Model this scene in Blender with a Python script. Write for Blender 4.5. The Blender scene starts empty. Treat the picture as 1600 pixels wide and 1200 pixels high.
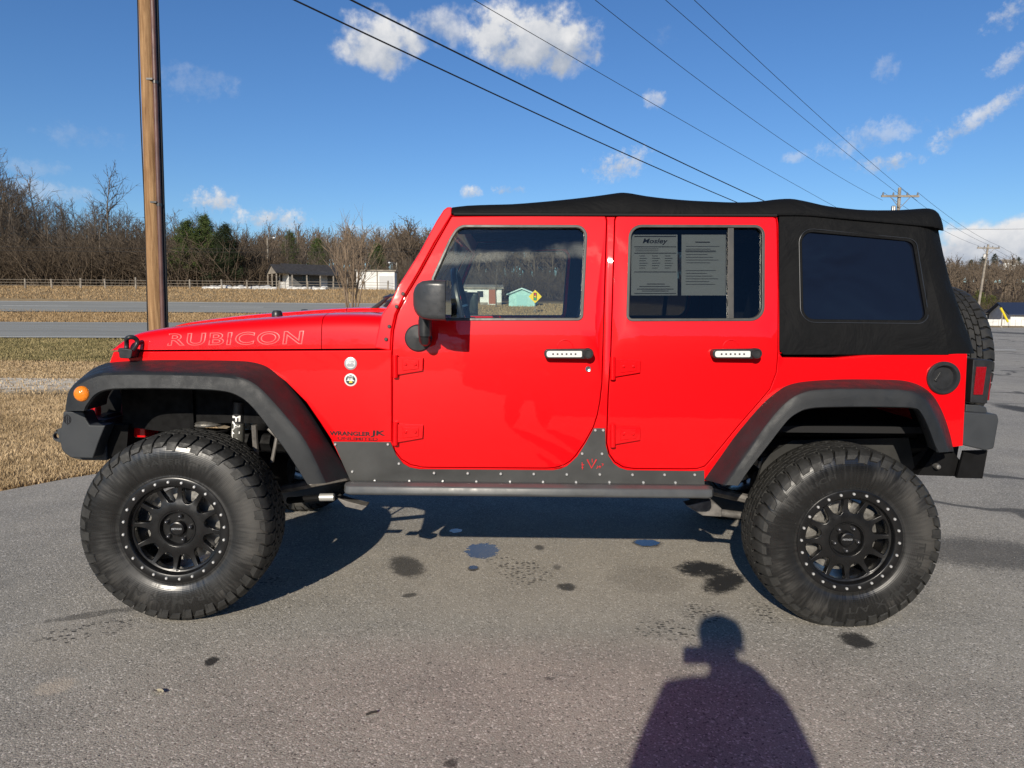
import bpy, bmesh, math, random
import numpy as np
from mathutils import Vector, Matrix
from mathutils.geometry import delaunay_2d_cdt

R = math.radians
scn = bpy.context.scene
COL = scn.collection
rnd = random.Random(7)

# ------------------------------------------------------------------ camera
FPX = 1109.0
CPOS = np.array([1.537, -3.947, 1.380])
def _axes(yaw, p, r):
    a, p, r = R(yaw), R(p), R(r)
    F = np.array([math.sin(a)*math.cos(p), math.cos(a)*math.cos(p), -math.sin(p)])
    X = np.array([math.cos(a), -math.sin(a), 0.0]); U = np.cross(X, F)
    return X*math.cos(r)+U*math.sin(r), -X*math.sin(r)+U*math.cos(r), F
CX, CU, CF = _axes(-1.0, 6.0, 0.35)
cam_d = bpy.data.cameras.new('camera'); cam_o = bpy.data.objects.new('camera', cam_d); COL.objects.link(cam_o)
cam_d.sensor_width = 36.0; cam_d.lens = FPX/1600*36; cam_d.clip_start = 0.05; cam_d.clip_end = 5000
m = Matrix.Identity(4)
for i in range(3):
    m[i][0], m[i][1], m[i][2], m[i][3] = CX[i], CU[i], -CF[i], CPOS[i]
cam_o.matrix_world = m
scn.camera = cam_o
def ray(x, y): return CF+(x-800)/FPX*CX-(y-600)/FPX*CU
def aty(x, y, Y):
    d = ray(x, y); return CPOS+d*((Y-CPOS[1])/d[1])
def atz(x, y, Z=0.0):
    d = ray(x, y); return CPOS+d*((Z-CPOS[2])/d[2])
def atd(x, y, D):                                  # D = ground distance ahead of the camera (y direction)
    d = ray(x, y); return CPOS+d*(D/d[1])

# ------------------------------------------------------------------ light
SUN_EL, SUN_AZ = 25.6, 13.5                        # light travels towards +y, turned to +x
scn.view_settings.view_transform = 'Standard'; scn.view_settings.look = 'None'
scn.view_settings.exposure = 0.0; scn.view_settings.gamma = 1.0
sl = bpy.data.lights.new('sun', 'SUN'); sl.energy = 5.0; sl.angle = R(0.5); sl.color = (1.0, 0.91, 0.77)
so = bpy.data.objects.new('sun', sl); COL.objects.link(so); so.location = (0, -20, 20)
ld = Vector((math.sin(R(SUN_AZ))*math.cos(R(SUN_EL)), math.cos(R(SUN_AZ))*math.cos(R(SUN_EL)), -math.sin(R(SUN_EL))))
so.rotation_euler = ld.to_track_quat('-Z', 'Y').to_euler()

# ------------------------------------------------------------------ node helper
class NT:
    def __init__(s, tree): s.t = tree; s.n = tree.nodes; s.l = tree.links
    def node(s, typ, ins=None, **kw):
        n = s.n.new(typ)
        for k, v in kw.items(): setattr(n, k, v)
        for k, v in (ins or {}).items(): s.put(n.inputs[k], v)
        return n
    def put(s, sock, v):
        if isinstance(v, bpy.types.NodeSocket): s.l.new(v, sock)
        elif isinstance(v, (tuple, list)) and len(v) == 3 and len(sock.default_value) == 4: sock.default_value = (*v, 1)
        else: sock.default_value = v
    def math(s, op, a, b=0.0, c=None, clamp=False):
        n = s.node('ShaderNodeMath', {0: a, 1: b}, operation=op, use_clamp=clamp)
        if c is not None: s.put(n.inputs[2], c)
        return n.outputs[0]
    def vmath(s, op, a, b=(0, 0, 0)):
        n = s.node('ShaderNodeVectorMath', {0: a}, operation=op)
        if op == 'SCALE': s.put(n.inputs['Scale'], b)
        else: s.put(n.inputs[1], b)
        return n.outputs['Value'] if op in ('DOT_PRODUCT', 'LENGTH') else n.outputs['Vector']
    def noise(s, vec, scale, detail=4.0, rough=0.55, dist=0.0):
        return s.node('ShaderNodeTexNoise', {'Vector': vec, 'Scale': scale, 'Detail': detail, 'Roughness': rough, 'Distortion': dist}).outputs['Fac']
    def mapr(s, v, a, b, c=0.0, d=1.0, smooth=True):
        return s.node('ShaderNodeMapRange', {'Value': v, 'From Min': a, 'From Max': b, 'To Min': c, 'To Max': d},
                      interpolation_type='SMOOTHSTEP' if smooth else 'LINEAR').outputs['Result']
    def mix(s, f, a, b):
        n = s.node('ShaderNodeMix', data_type='RGBA')
        s.put(n.inputs['Factor'], f); s.put(n.inputs[6], a); s.put(n.inputs[7], b)
        return n.outputs[2]
    def bump(s, h, strength, dist):
        return s.node('ShaderNodeBump', {'Height': h, 'Strength': strength, 'Distance': dist}).outputs['Normal']

# ------------------------------------------------------------------ sky
w = bpy.data.worlds.new('World'); scn.world = w; w.use_nodes = True
N = NT(w.node_tree); N.n.clear()
sky = N.node('ShaderNodeTexSky', sky_type='NISHITA')
sky.sun_disc = False; sky.sun_elevation = R(SUN_EL); sky.sun_rotation = R(180+SUN_AZ)
sky.air_density = 1.1; sky.dust_density = 0.15; sky.ozone_density = 2.2; sky.altitude = 300
hs = N.node('ShaderNodeHueSaturation', {'Color': sky.outputs[0], 'Saturation': 1.12, 'Value': 1.0}).outputs[0]
hs = N.vmath('MULTIPLY', hs, (.70, .945, 1.28))
D = N.node('ShaderNodeTexCoord').outputs['Generated']
hs = N.vmath('SCALE', hs, N.mapr(N.node('ShaderNodeSeparateXYZ', {0: D}).outputs[2], .42, .85, 1.0, .42))   # deeper blue overhead
nz1 = N.noise(D, 9.0, 9.0, 0.60); nz2 = N.noise(D, 30.0, 8.0, 0.56)
nz = N.math('ADD', N.math('MULTIPLY', nz1, 0.55), N.math('MULTIPLY', nz2, 0.45))
nzs = N.math('ADD', N.math('MULTIPLY', nz2, 0.45), N.math('MULTIPLY', N.noise(D, 85.0, 6.0, 0.7), 0.55))
CLOUDS = [(600, 68, 88, 46, 0, 1.0), (690, 46, 60, 34, 0, .75), (818, 58, 112, 58, 0, 1.15), (905, 76, 30, 22, 0, .6), (968, 256, 52, 24, -12, .95),
          (735, 300, 18, 11, 0, .95), (796, 297, 27, 10, 0, .95), (333, 313, 36, 18, 0, .95), (430, 343, 56, 18, 0, .95), (130, 214, 50, 15, 0, .16),
          (305, 128, 60, 24, 0, .16), (1520, 190, 62, 14, -32, .75), (1362, 214, 66, 20, -10, .45), (1381, 255, 36, 13, -5, .85), (1022, 153, 17, 14, 0, .6),
          (1383, 106, 18, 15, 0, .3), (1577, 95, 24, 11, -30, .6), (1577, 22, 24, 13, -25, .6), (1540, 392, 130, 34, 0, 1.1), (55, 262, 40, 10, 0, .2),
          (600, 362, 80, 11, 0, .5), (1040, 55, 22, 13, 0, .15), (60, 300, 60, 14, 0, .35), (1240, 246, 18, 8, 0, .4), (720, 402, 130, 11, -5, 1., 1), (860, 392, 80, 15, -4, 1., 1), (640, 420, 60, 12, -5, .8, 1)]
M = None; SH = None; MG = None
for c in CLOUDS:
    px, py, a, b, ro, st = c[:6]
    d = ray(px, py); d = d/np.linalg.norm(d)
    u = np.cross(d, np.array([0, 0, 1.0])); u /= np.linalg.norm(u); v = np.cross(u, d)
    ca, sa = math.cos(R(-ro)), math.sin(R(-ro))
    u2, v2 = u*ca+v*sa, -u*sa+v*ca
    k = FPX*1.0/math.hypot(1, math.hypot((px-800)/FPX, (py-600)/FPX))
    k = FPX/ (1+((px-800)/FPX)**2*0.5)
    if len(c) > 6:
        nw = np.array([0, -math.cos(R(12.1)), math.sin(R(12.1))])              # seen in the leaning side glass
        d, u2, v2 = [q-2*(q@nw)*nw for q in (d, u2, v2)]
    U = N.vmath('DOT_PRODUCT', D, tuple(u2*k/a)); V = N.vmath('DOT_PRODUCT', D, tuple(v2*k/b))
    e = N.math('SUBTRACT', 1.0, N.math('ADD', N.math('MULTIPLY', U, U), N.math('MULTIPLY', V, V)))
    e = N.math('ADD', e, N.math('MULTIPLY', N.math('SUBTRACT', nz if b > 26 or len(c) > 6 else nzs, 0.5), 5.2 if b > 26 else 6.0))
    mk_ = N.math('MULTIPLY', N.mapr(e, 0.05, .95 if b > 26 else 1.7), st)
    mk_ = N.math('MULTIPLY', mk_, N.math('GREATER_THAN', N.vmath('DOT_PRODUCT', D, tuple(d)), 0.6), clamp=True)
    if len(c) > 6: MG = mk_ if MG is None else N.math('MAXIMUM', MG, mk_); continue
    sh = N.math('MULTIPLY', mk_, N.math('ADD', V, N.math('MULTIPLY', U, -0.35)))
    M = mk_ if M is None else N.math('MAXIMUM', M, mk_)
    SH = sh if SH is None else N.math('ADD', SH, sh)
shade = N.mapr(N.math('ADD', SH, N.math('MULTIPLY', N.math('SUBTRACT', nz2, .5), 3.0)), -1.1, 1.0)
ccol = N.mix(shade, (4.2, 4.9, 6.1), (9.6, 9.6, 9.7))
bg = N.node('ShaderNodeBackground', {'Color': N.mix(MG, N.mix(M, hs, ccol), (34, 33.5, 32)), 'Strength': 0.086})
N.l.new(bg.outputs[0], N.node('ShaderNodeOutputWorld').inputs[0])

# ------------------------------------------------------------------ materials
def mat(name, col=(.5, .5, .5), rough=.5, metal=0., coat=0., spec=.5, var=0., vscale=6., bump=0., bscale=60., bdist=.002, custom=None, trans=None):
    mm = bpy.data.materials.new(name); mm.use_nodes = True
    n = NT(mm.node_tree); n.n.clear()
    out = n.node('ShaderNodeOutputMaterial')
    p = n.node('ShaderNodeBsdfPrincipled', {'Base Color': col, 'Roughness': rough, 'Metallic': metal, 'Coat Weight': coat, 'Coat IOR': 1.43, 'Coat Roughness': .03, 'Specular IOR Level': spec})
    n.l.new(p.outputs[0], out.inputs[0])
    co = n.node('ShaderNodeTexCoord').outputs['Object']
    if var:
        f = n.noise(co, vscale, 5.0, .6)
        lo = tuple(c*(1-var) for c in col); hi = tuple(min(1, c*(1+var)) for c in col)
        n.put(p.inputs['Base Color'], n.mix(n.mapr(f, .3, .7), lo, hi))
        n.put(p.inputs['Roughness'], n.mapr(n.noise(co, vscale*2.3, 4.0), .3, .7, max(.02, rough*.8), min(1, rough*1.2)))
    if bump: n.put(p.inputs['Normal'], n.bump(n.noise(co, bscale, 3.0, .6), bump, bdist))
    if custom: custom(n, p, co, out)
    return mm
def glass(name, tint, refl=1.0):
    mm = bpy.data.materials.new(name); mm.use_nodes = True
    n = NT(mm.node_tree); n.n.clear()
    t = n.node('ShaderNodeBsdfTransparent', {'Color': tint}); g = n.node('ShaderNodeBsdfGlossy', {'Color': (refl, refl, refl), 'Roughness': 0.0})
    fr = n.node('ShaderNodeFresnel', {'IOR': 1.5}).outputs[0]
    mx = n.node('ShaderNodeMixShader', {0: fr, 1: t.outputs[0], 2: g.outputs[0]})
    n.l.new(mx.outputs[0], n.node('ShaderNodeOutputMaterial').inputs[0])
    return mm

def paint(n, p, co, out):
    f = n.noise(co, 900.0, 2.0); 
    n.put(p.inputs['Coat Normal'], n.bump(n.noise(co, 14.0, 2.0), .06, .004))
RED = mat('red_paint', (.78, .0008, .004), .45, 0, .9, .12, custom=paint)
REDSAT = mat('red_powder', (.62, .006, .012), .4)
FLARE = mat('textured_black_plastic', (.019, .021, .0235), .50, spec=.35, var=.15, vscale=9, bump=.5, bscale=420, bdist=.0015)
BUMP = mat('grey_powder_coat', (.040, .044, .049), .5, spec=.4, var=.1, vscale=5, bump=.3, bscale=500, bdist=.001)
BLKPL = mat('smooth_black_plastic', (.022, .023, .025), .38, spec=.5, var=.2, vscale=14)
MIRR = mat('mirror_shell_plastic', (.045, .047, .05), .33, spec=.5, var=.15, vscale=18, bump=.15, bscale=500, bdist=.001)
GUARD = mat('charcoal_plate', (.064, .065, .064), .48, spec=.4, var=.16, vscale=5, bump=.2, bscale=350, bdist=.001)
STEP = mat('charcoal_step', (.078, .081, .083), .4, spec=.5, var=.14, vscale=7)
TRIM = mat('window_rubber', (.060, .058, .053), .40, spec=.4, var=.15, vscale=10)
CHROME = mat('bright_steel', (.62, .62, .60), .28, 1.0, var=.1, vscale=20)
ALU = mat('dull_aluminium', (.36, .35, .33), .45, .8, var=.3, vscale=25)
BOLT = mat('zinc_bolt', (.75, .75, .74), .32, .6)
DARKBOLT = mat('dark_bolt', (.10, .095, .09), .35, .6)
UNDER = mat('underbody_black', (.006, .006, .0065), .7, spec=.15, var=.3, vscale=12)
GREYUND = mat('dusty_steel', (.16, .15, .14), .6, .3, var=.4, vscale=18)
DARK = mat('matte_black', (.006, .006, .007), .8)
SEATM = mat('dark_cloth', (.022, .023, .026), .8, var=.2, vscale=30)
WHITE = mat('white_plate', (.72, .72, .70), .35)
PAPER = mat('window_paper', (.74, .77, .74), .7)
INK = mat('dark_ink', (.02, .02, .025), .6)
REDINK = mat('red_decal', (.50, .02, .03), .45)
PINK = mat('pale_red_outline', (.60, .085, .085), .4)
BLKDEC = mat('black_decal', (.012, .012, .014), .4)
YELD = mat('yellow_decal', (.75, .55, .05), .5)
GREYD = mat('silver_decal', (.42, .44, .46), .35, .4)
def amber(n, p, co, out): 
    n.put(p.inputs['Normal'], n.bump(n.node('ShaderNodeTexVoronoi', {'Vector': co, 'Scale': 140.0}).outputs[0], .5, .003))
AMBER = mat('amber_lens', (.85, .23, .01), .12, coat=1, custom=amber)
REDLENS = mat('red_lens', (.28, .004, .008), .12, coat=1, custom=amber)
def fab(n, p, co, out):
    a = n.noise(co, 5.0, 4.0, .6, .6); b = n.noise(co, 420.0, 2.0)
    n.put(p.inputs['Normal'], n.bump(b, .35, .001))
    h = n.node('ShaderNodeBump', {'Height': a, 'Strength': .6, 'Distance': .03})
    n.l.new(n.bump(b, .35, .001), h.inputs['Normal']); n.put(p.inputs['Normal'], h.outputs[0])
FABRIC = mat('black_canvas', (.0065, .0068, .0075), .70, spec=.12, custom=fab)
def tyre_side(n, p, co, out):
    xyz = n.node('ShaderNodeSeparateXYZ', {0: co})
    ang = n.math('ARCTAN2', xyz.outputs[0], xyz.outputs[2])
    rr = n.math('SQRT', n.math('ADD', n.math('MULTIPLY', xyz.outputs[0], xyz.outputs[0]), n.math('MULTIPLY', xyz.outputs[2], xyz.outputs[2])))
    vec = n.node('ShaderNodeCombineXYZ', {0: n.math('MULTIPLY', ang, 14.0), 1: n.math('MULTIPLY', rr, 5.0), 2: 0.0}).outputs[0]
    f = n.noise(vec, 2.2, 4.0, .6)
    g = n.noise(co, 3.6, 3.0)
    dust = n.math('MULTIPLY', n.mapr(n.math('ADD', g, n.math('MULTIPLY', f, .35)), .62, .86), n.mapr(rr, .255, .33))
    n.put(p.inputs['Roughness'], n.mapr(n.math('ADD', n.math('MULTIPLY', f, .4), g), .48, .85, .22, .58))
    n.put(p.inputs['Base Color'], n.mix(n.mapr(f, .35, .75), (.0075, .0075, .0075), (.013, .0127, .012)))
    n.put(p.inputs['Base Color'], n.mix(n.math('MULTIPLY', dust, .8), n.mix(n.mapr(f, .35, .75), (.0075, .0075, .0075), (.013, .0127, .012)), (.062, .058, .052)))
    p.inputs['Specular IOR Level'].default_value = .7
    rings = n.math('SINE', n.math('MULTIPLY', rr, 900.0))
    n.put(p.inputs['Normal'], n.bump(rings, .08, .001))
TYRE = mat('tyre_sidewall', (.014, .014, .014), .35, custom=tyre_side)
TREAD = mat('tyre_tread', (.022, .0215, .020), .62, var=.35, vscale=20, bump=.5, bscale=160, bdist=.002)
TLET = mat('tyre_lettering', (.015, .015, .0145), .75)
RIM = mat('satin_black_wheel', (.0075, .0075, .008), .30, spec=.5, var=.2, vscale=12)
GLASS = glass('clear_green_glass', (.94, .975, .95), .9)
TINT = glass('dark_tinted_glass', (.56, .575, .58), .55)
FARGLASS = glass('windscreen_glass', (.80, .88, .86), .8)
def vinyl(n, p, co, out):
    n.put(p.inputs['Normal'], n.bump(n.noise(co, 3.2, 2.0, .5, .6), .6, .03))
VINYL = mat('tinted_vinyl_window', (.005, .007, .014), .10, spec=.38, custom=vinyl)

def asph(n, p, co, out):
    big = n.noise(co, .35, 4.0, .6); mid = n.noise(co, 2.2, 5.0, .65); fine = n.noise(co, 190.0, 3.0, .75)
    v = n.node('ShaderNodeTexVoronoi', {'Vector': co, 'Scale': 150.0, 'Randomness': 1.0})
    stone = n.mapr(n.node('ShaderNodeSeparateColor', {0: v.outputs['Color']}).outputs[0], .80, .98)
    dark = n.mapr(n.node('ShaderNodeSeparateColor', {0: v.outputs['Color']}).outputs[1], .86, .98)
    base = n.mix(n.mapr(n.math('ADD', big, n.math('MULTIPLY', mid, .5)), .55, .95), (.30, .287, .252), (.42, .39, .33))
    # trodden light band in front of the car
    xyz = n.node('ShaderNodeSeparateXYZ', {0: co})
    base = n.mix(n.mapr(n.math('ADD', fine, n.math('MULTIPLY', mid, .2)), .38, .85), n.mix(.5, base, (.05, .048, .046)), n.mix(.38, base, (.60, .555, .49)))
    base = n.mix(n.math('MULTIPLY', stone, .55), base, (.80, .75, .68))
    base = n.mix(n.math('MULTIPLY', dark, .6), base, (.045, .043, .042))
    pa = n.math('MULTIPLY', n.mapr(mid, .2, .8), .0)
    rough = .86; wet = None
    wob = n.math('SUBTRACT', n.noise(co, 7.0, 5.0, .65), .5)
    wob2 = n.math('SUBTRACT', n.noise(co, 30.0, 4.0, .7), .5)
    def blob(px, py, ax, ay, rot, k=2.2, k2=2.0):
        c = atz(px, py); e1 = atz(px+ax, py)-c; e2 = atz(px, py-ay)-c
        la, lb = np.linalg.norm(e1), np.linalg.norm(e2)
        X = n.math('SUBTRACT', xyz.outputs[0], float(c[0])); Y = n.math('SUBTRACT', xyz.outputs[1], float(c[1]))
        cr, sr = math.cos(R(rot)), math.sin(R(rot))
        U = n.math('DIVIDE', n.math('ADD', n.math('MULTIPLY', X, cr), n.math('MULTIPLY', Y, sr)), float(la))
        V = n.math('DIVIDE', n.math('ADD', n.math('MULTIPLY', X, -sr), n.math('MULTIPLY', Y, cr)), float(lb))
        d2 = n.math('ADD', n.math('MULTIPLY', U, U), n.math('MULTIPLY', V, V))
        d2 = n.math('ADD', d2, n.math('ADD', n.math('MULTIPLY', wob, k), n.math('MULTIPLY', wob2, k2)))
        return d2
    # sandy patches
    sand = n.math('MULTIPLY', n.mapr(blob(86, 1072, 34, 13, 15, 2.6, 1.6), 1.3, .2), .6)
    sand = n.math('MAXIMUM', sand, n.math('MULTIPLY', n.mapr(blob(120, 1000, 120, 40, 25, 2.5, 1.5), 1.4, .0), .22))
    sand = n.math('MAXIMUM', sand, n.math('MULTIPLY', n.mapr(blob(860, 880, 330, 90, 0, 1.5, .6), 1.4, .0), .30))
    base = n.mix(sand, base, (.50, .43, .34))
    stains_patches = None  # dark stains, plus two plain dark patches at the far right
    for (px, py, ax, ay, rot, st, k) in [(635, 884, 26, 17, 25, .75, 1.6), (1100, 890, 42, 12, -12, .95, 2.5), (1130, 910, 26, 18, -40, .95, 2.0), (885, 917, 15, 6, 0, .8, 2.5),
                                         (843, 856, 8, 4, 0, .7, 2), (740, 888, 9, 4, 0, .8, 2), (330, 1033, 10, 7, 10, .9, 2.5), (1338, 1001, 24, 11, -20, .9, 2.0), (705, 1192, 11, 7, 0, .7, 2),
                                         (870, 886, 7, 4, 0, .5, 2), (1012, 849, 22, 6, 0, .9, 1.5), (1540, 864, 110, 20, 0, .55, .6), (1600, 640, 24, 7, 0, .8, .8), (610, 640, 12, 3, 0, .6, 1),
                                         (1596, 521, 26, 3, 0, .7, .5), (145, 960, 70, 4, 25, .5, 4), (640, 930, 12, 3, 30, .7, 3), (1010, 905, 60, 20, 0, .18, 2), (860, 1060, 10, 3, 0, .5, 3)]:
        d2 = blob(px, py, ax, ay, rot, k)
        d2 = n.math('ADD', d2, n.math('MULTIPLY', n.math('SUBTRACT', fine, .5), 1.6))
        mk_ = n.math('MULTIPLY', n.mapr(d2, 1.45, .45), min(1, st*1.05))
        stains_patches = mk_ if stains_patches is None else n.math('MAXIMUM', stains_patches, mk_)
    base = n.mix(stains_patches, base, (.026, .025, .024))
    # tyre prints
    prints = None
    vp = n.node('ShaderNodeTexVoronoi', {'Vector': n.vmath('MULTIPLY', co, (1.0, 1.6, 1)), 'Scale': 34.0, 'Randomness': .55})
    cell = n.mapr(vp.outputs['Distance'], .42, .30)
    for (px, py, ax, ay, rot) in [(812, 890, 42, 24, 30), (1095, 958, 34, 15, 10), (1040, 985, 46, 16, 0), (1195, 958, 24, 18, 0), (420, 905, 30, 10, 20), (130, 985, 80, 14, 25)]:
        mk_ = n.mapr(blob(px, py, ax, ay, rot, 2.6, 1.8), 1.1, .5)
        prints = mk_ if prints is None else n.math('MAXIMUM', prints, mk_)
    prints = n.math('MULTIPLY', prints, n.math('MULTIPLY', cell, n.mapr(n.noise(co, 11.0, 4.0), .32, .50)))
    base = n.mix(n.math('MULTIPLY', prints, .9), base, (.030, .029, .028))
    # crack lines
    ck = n.node('ShaderNodeTexVoronoi', {'Vector': n.vmath('ADD', co, n.vmath('SCALE', n.node('ShaderNodeTexNoise', {'Vector': co, 'Scale': 1.2}).outputs['Color'], .9)), 'Scale': .23}, feature='DISTANCE_TO_EDGE')
    ckm = n.math('MULTIPLY', n.mapr(ck.outputs['Distance'], .012, .004), n.math('GREATER_THAN', xyz.outputs[0], 4.3))
    base = n.mix(n.math('MULTIPLY', ckm, .7), base, (.03, .03, .03))
    # wet spots reflecting the sky
    wet = None
    for (px, py, ax, ay) in [(752, 860, 26, 11), (1012, 848, 18, 5), (712, 829, 9, 3), (740, 886, 7, 3)]:
        mk_ = n.mapr(blob(px, py, ax, ay, 0, 2.2, 2.2), 1.1, .85)
        wet = mk_ if wet is None else n.math('MAXIMUM', wet, mk_)
    base = n.mix(n.math('MULTIPLY', wet, .95), base, (.010, .012, .018))
    n.put(p.inputs['Base Color'], base)
    n.put(p.inputs['Roughness'], n.mapr(wet, 0, 1, .80, .12)); n.put(p.inputs['Specular IOR Level'], n.mapr(wet, 0, 1, .28, .9))
    h = n.math('ADD', fine, n.math('MULTIPLY', v.outputs['Distance'], -.8))
    n.put(p.inputs['Normal'], n.node('ShaderNodeBump', {'Height': h, 'Strength': n.mapr(wet, 0, 1, .55, .05), 'Distance': .004}).outputs[0])
ASPH = mat('worn_asphalt', (.1, .1, .1), .85, custom=asph)

# ------------------------------------------------------------------ object helpers
def tag(o, label, cat, group=None, kind=None):
    if label: o['label'] = label
    if cat: o['category'] = cat
    if group: o['group'] = group
    if kind: o['kind'] = kind
    return o
def link(o, parent=None):
    COL.objects.link(o)
    if parent is not None:
        o.parent = parent
        q = parent; loc = Vector((0, 0, 0))
        o.matrix_parent_inverse = Matrix.Translation(-WLOC.get(parent.name, Vector((0, 0, 0))))
        WLOC[o.name] = WLOC.get(parent.name, Vector((0, 0, 0)))*0
    return o
WLOC = {}
def empty(name, loc=(0, 0, 0), parent=None):
    o = bpy.data.objects.new(name, None); o.empty_display_size = .2
    o.location = loc; COL.objects.link(o)
    if parent is not None:
        o.parent = parent; o.matrix_parent_inverse = Matrix.Translation(-WLOC.get(parent.name, Vector((0, 0, 0))))
    WLOC[o.name] = Vector(loc)
    return o
def mk(name, verts, faces, material, parent=None, bevel=0., seg=2, smooth=38, recalc=False, local=False, mats=None, midx=None):
    """one mesh object; verts in world space unless local (then in the parent's space)"""
    me = bpy.data.meshes.new(name)
    me.from_pydata([tuple(v) for v in verts], [], [tuple(f) for f in faces])
    bm = bmesh.new(); bm.from_mesh(me)
    if recalc: bmesh.ops.recalc_face_normals(bm, faces=bm.faces)
    th = R(smooth)
    for f in bm.faces: f.smooth = True
    for e in bm.edges:
        if len(e.link_faces) == 2 and e.calc_face_angle(0) > th: e.smooth = False
    bm.to_mesh(me); bm.free()
    for mm in (mats or [material]): me.materials.append(mm)
    if midx is not None: me.polygons.foreach_set('material_index', midx)
    o = bpy.data.objects.new(name, me); COL.objects.link(o)
    if parent is not None:
        o.parent = parent
        if not local: o.matrix_parent_inverse = Matrix.Translation(-WLOC.get(parent.name, Vector((0, 0, 0))))
    WLOC[o.name] = Vector((0, 0, 0))
    if bevel:
        b = o.modifiers.new('bevel', 'BEVEL'); b.width = bevel; b.segments = seg; b.limit_method = 'ANGLE'; b.angle_limit = R(40)
        b.use_clamp_overlap = False; b.harden_normals = True
    return o
def pieces(name, material, parent, geos, **kw):
    """one object for every small piece (bolts and the like)"""
    return [g.build(name, material, parent, **kw) for g in geos]
class MB:
    """collects solids, links them as one mesh"""
    def __init__(s): s.v = []; s.f = []; s.mi = []
    def add(s, vs, fs, mi=0):
        n = len(s.v); s.v += [tuple(v) for v in vs]; s.f += [tuple(i+n for i in f) for f in fs]; s.mi += [mi]*len(fs); return s
    def box(s, c, d, rz=0., ry=0., rx=0., mi=0):
        mt = Matrix.Rotation(rz, 3, 'Z') @ Matrix.Rotation(ry, 3, 'Y') @ Matrix.Rotation(rx, 3, 'X')
        vs = [Vector(c)+mt @ Vector((sx*d[0]/2, sy*d[1]/2, sz*d[2]/2)) for sx in (-1, 1) for sy in (-1, 1) for sz in (-1, 1)]
        return s.add(vs, [(0, 1, 3, 2), (4, 6, 7, 5), (0, 4, 5, 1), (2, 3, 7, 6), (0, 2, 6, 4), (1, 5, 7, 3)], mi)
    def prism(s, poly, a, b, axis='y', mi=0):
        """poly of (u,v): axis y -> (x,z); x -> (y,z); z -> (x,y); solid between a and b"""
        def P(u, v, t): return {'y': (u, t, v), 'x': (t, u, v), 'z': (u, v, t)}[axis]
        ar = sum(poly[i][0]*poly[(i+1) % len(poly)][1]-poly[(i+1) % len(poly)][0]*poly[i][1] for i in range(len(poly)))
        if ar < 0: poly = poly[::-1]
        if axis == 'y': poly = poly[::-1]
        n = len(poly)
        vs = [P(u, v, a) for u, v in poly]+[P(u, v, b) for u, v in poly]
        fs = [tuple(range(n))[::-1], tuple(range(n, 2*n))]+[(i, (i+1) % n, n+(i+1) % n, n+i) for i in range(n)]
        if b < a: fs = [f[::-1] for f in fs]
        return s.add(vs, fs, mi)
    def tube(s, pts, r, n=10, cap=True, mi=0):
        pts = [Vector(p) for p in pts]; rs = r if isinstance(r, (list, tuple)) else [r]*len(pts)
        vs = []; fs = []; prev = None
        for i, p in enumerate(pts):
            t = (pts[min(i+1, len(pts)-1)]-pts[max(i-1, 0)]).normalized()
            if prev is None:
                a = t.orthogonal().normalized()
            else:
                a = (prev-t*prev.dot(t)); a = a.normalized() if a.length > 1e-6 else t.orthogonal().normalized()
            prev = a; b = t.cross(a)
            vs += [p+(a*math.cos(2*math.pi*k/n)+b*math.sin(2*math.pi*k/n))*rs[i] for k in range(n)]
        for i in range(len(pts)-1):
            for k in range(n):
                fs.append((i*n+k, i*n+(k+1) % n, (i+1)*n+(k+1) % n, (i+1)*n+k))
        if cap: fs.append(tuple(range(n))[::-1]); fs.append(tuple(range((len(pts)-1)*n, len(pts)*n)))
        return s.add(vs, fs, mi)
    def lathe(s, prof, n=48, c=(0, 0, 0), axis='y', mi=0, close=False):
        """prof of (r, h)"""
        vs = []; fs = []; k = len(prof)
        for i in range(n):
            a = 2*math.pi*i/n
            for r, h in prof:
                q = {'y': (r*math.sin(a), h, r*math.cos(a)), 'z': (r*math.cos(a), r*math.sin(a), h), 'x': (h, r*math.cos(a), r*math.sin(a))}[axis]
                vs.append((q[0]+c[0], q[1]+c[1], q[2]+c[2]))
        kk = k if close else k-1
        for i in range(n):
            j = (i+1) % n
            for q in range(kk): fs.append((i*k+q, i*k+(q+1) % k, j*k+(q+1) % k, j*k+q))
        if not close:
            if prof[0][0] > 1e-4: fs.append(tuple(i*k for i in range(n)))
            if prof[-1][0] > 1e-4: fs.append(tuple(i*k+k-1 for i in range(n))[::-1])
        return s.add(vs, fs, mi)
    def grid(s, rows, closed=False, mi=0):
        n = len(rows[0]); vs = [p for r_ in rows for p in r_]; fs = []
        for i in range(len(rows)-1):
            for k in range(n if closed else n-1):
                fs.append((i*n+k, i*n+(k+1) % n, (i+1)*n+(k+1) % n, (i+1)*n+k))
        return s.add(vs, fs, mi)
    def build(s, name, material, parent=None, **kw):
        mats = None
        if isinstance(material, (list, tuple)): mats = material; kw['midx'] = s.mi; kw['mats'] = mats
        return mk(name, s.v, s.f, material, parent, recalc=kw.pop('recalc', True), **kw)
def inside(poly, x, y):
    c = False; n = len(poly); j = n-1
    for i in range(n):
        xi, yi = poly[i]; xj, yj = poly[j]
        if (yi > y) != (yj > y) and x < (xj-xi)*(y-yi)/(yj-yi)+xi: c = not c
        j = i
    return c
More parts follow.
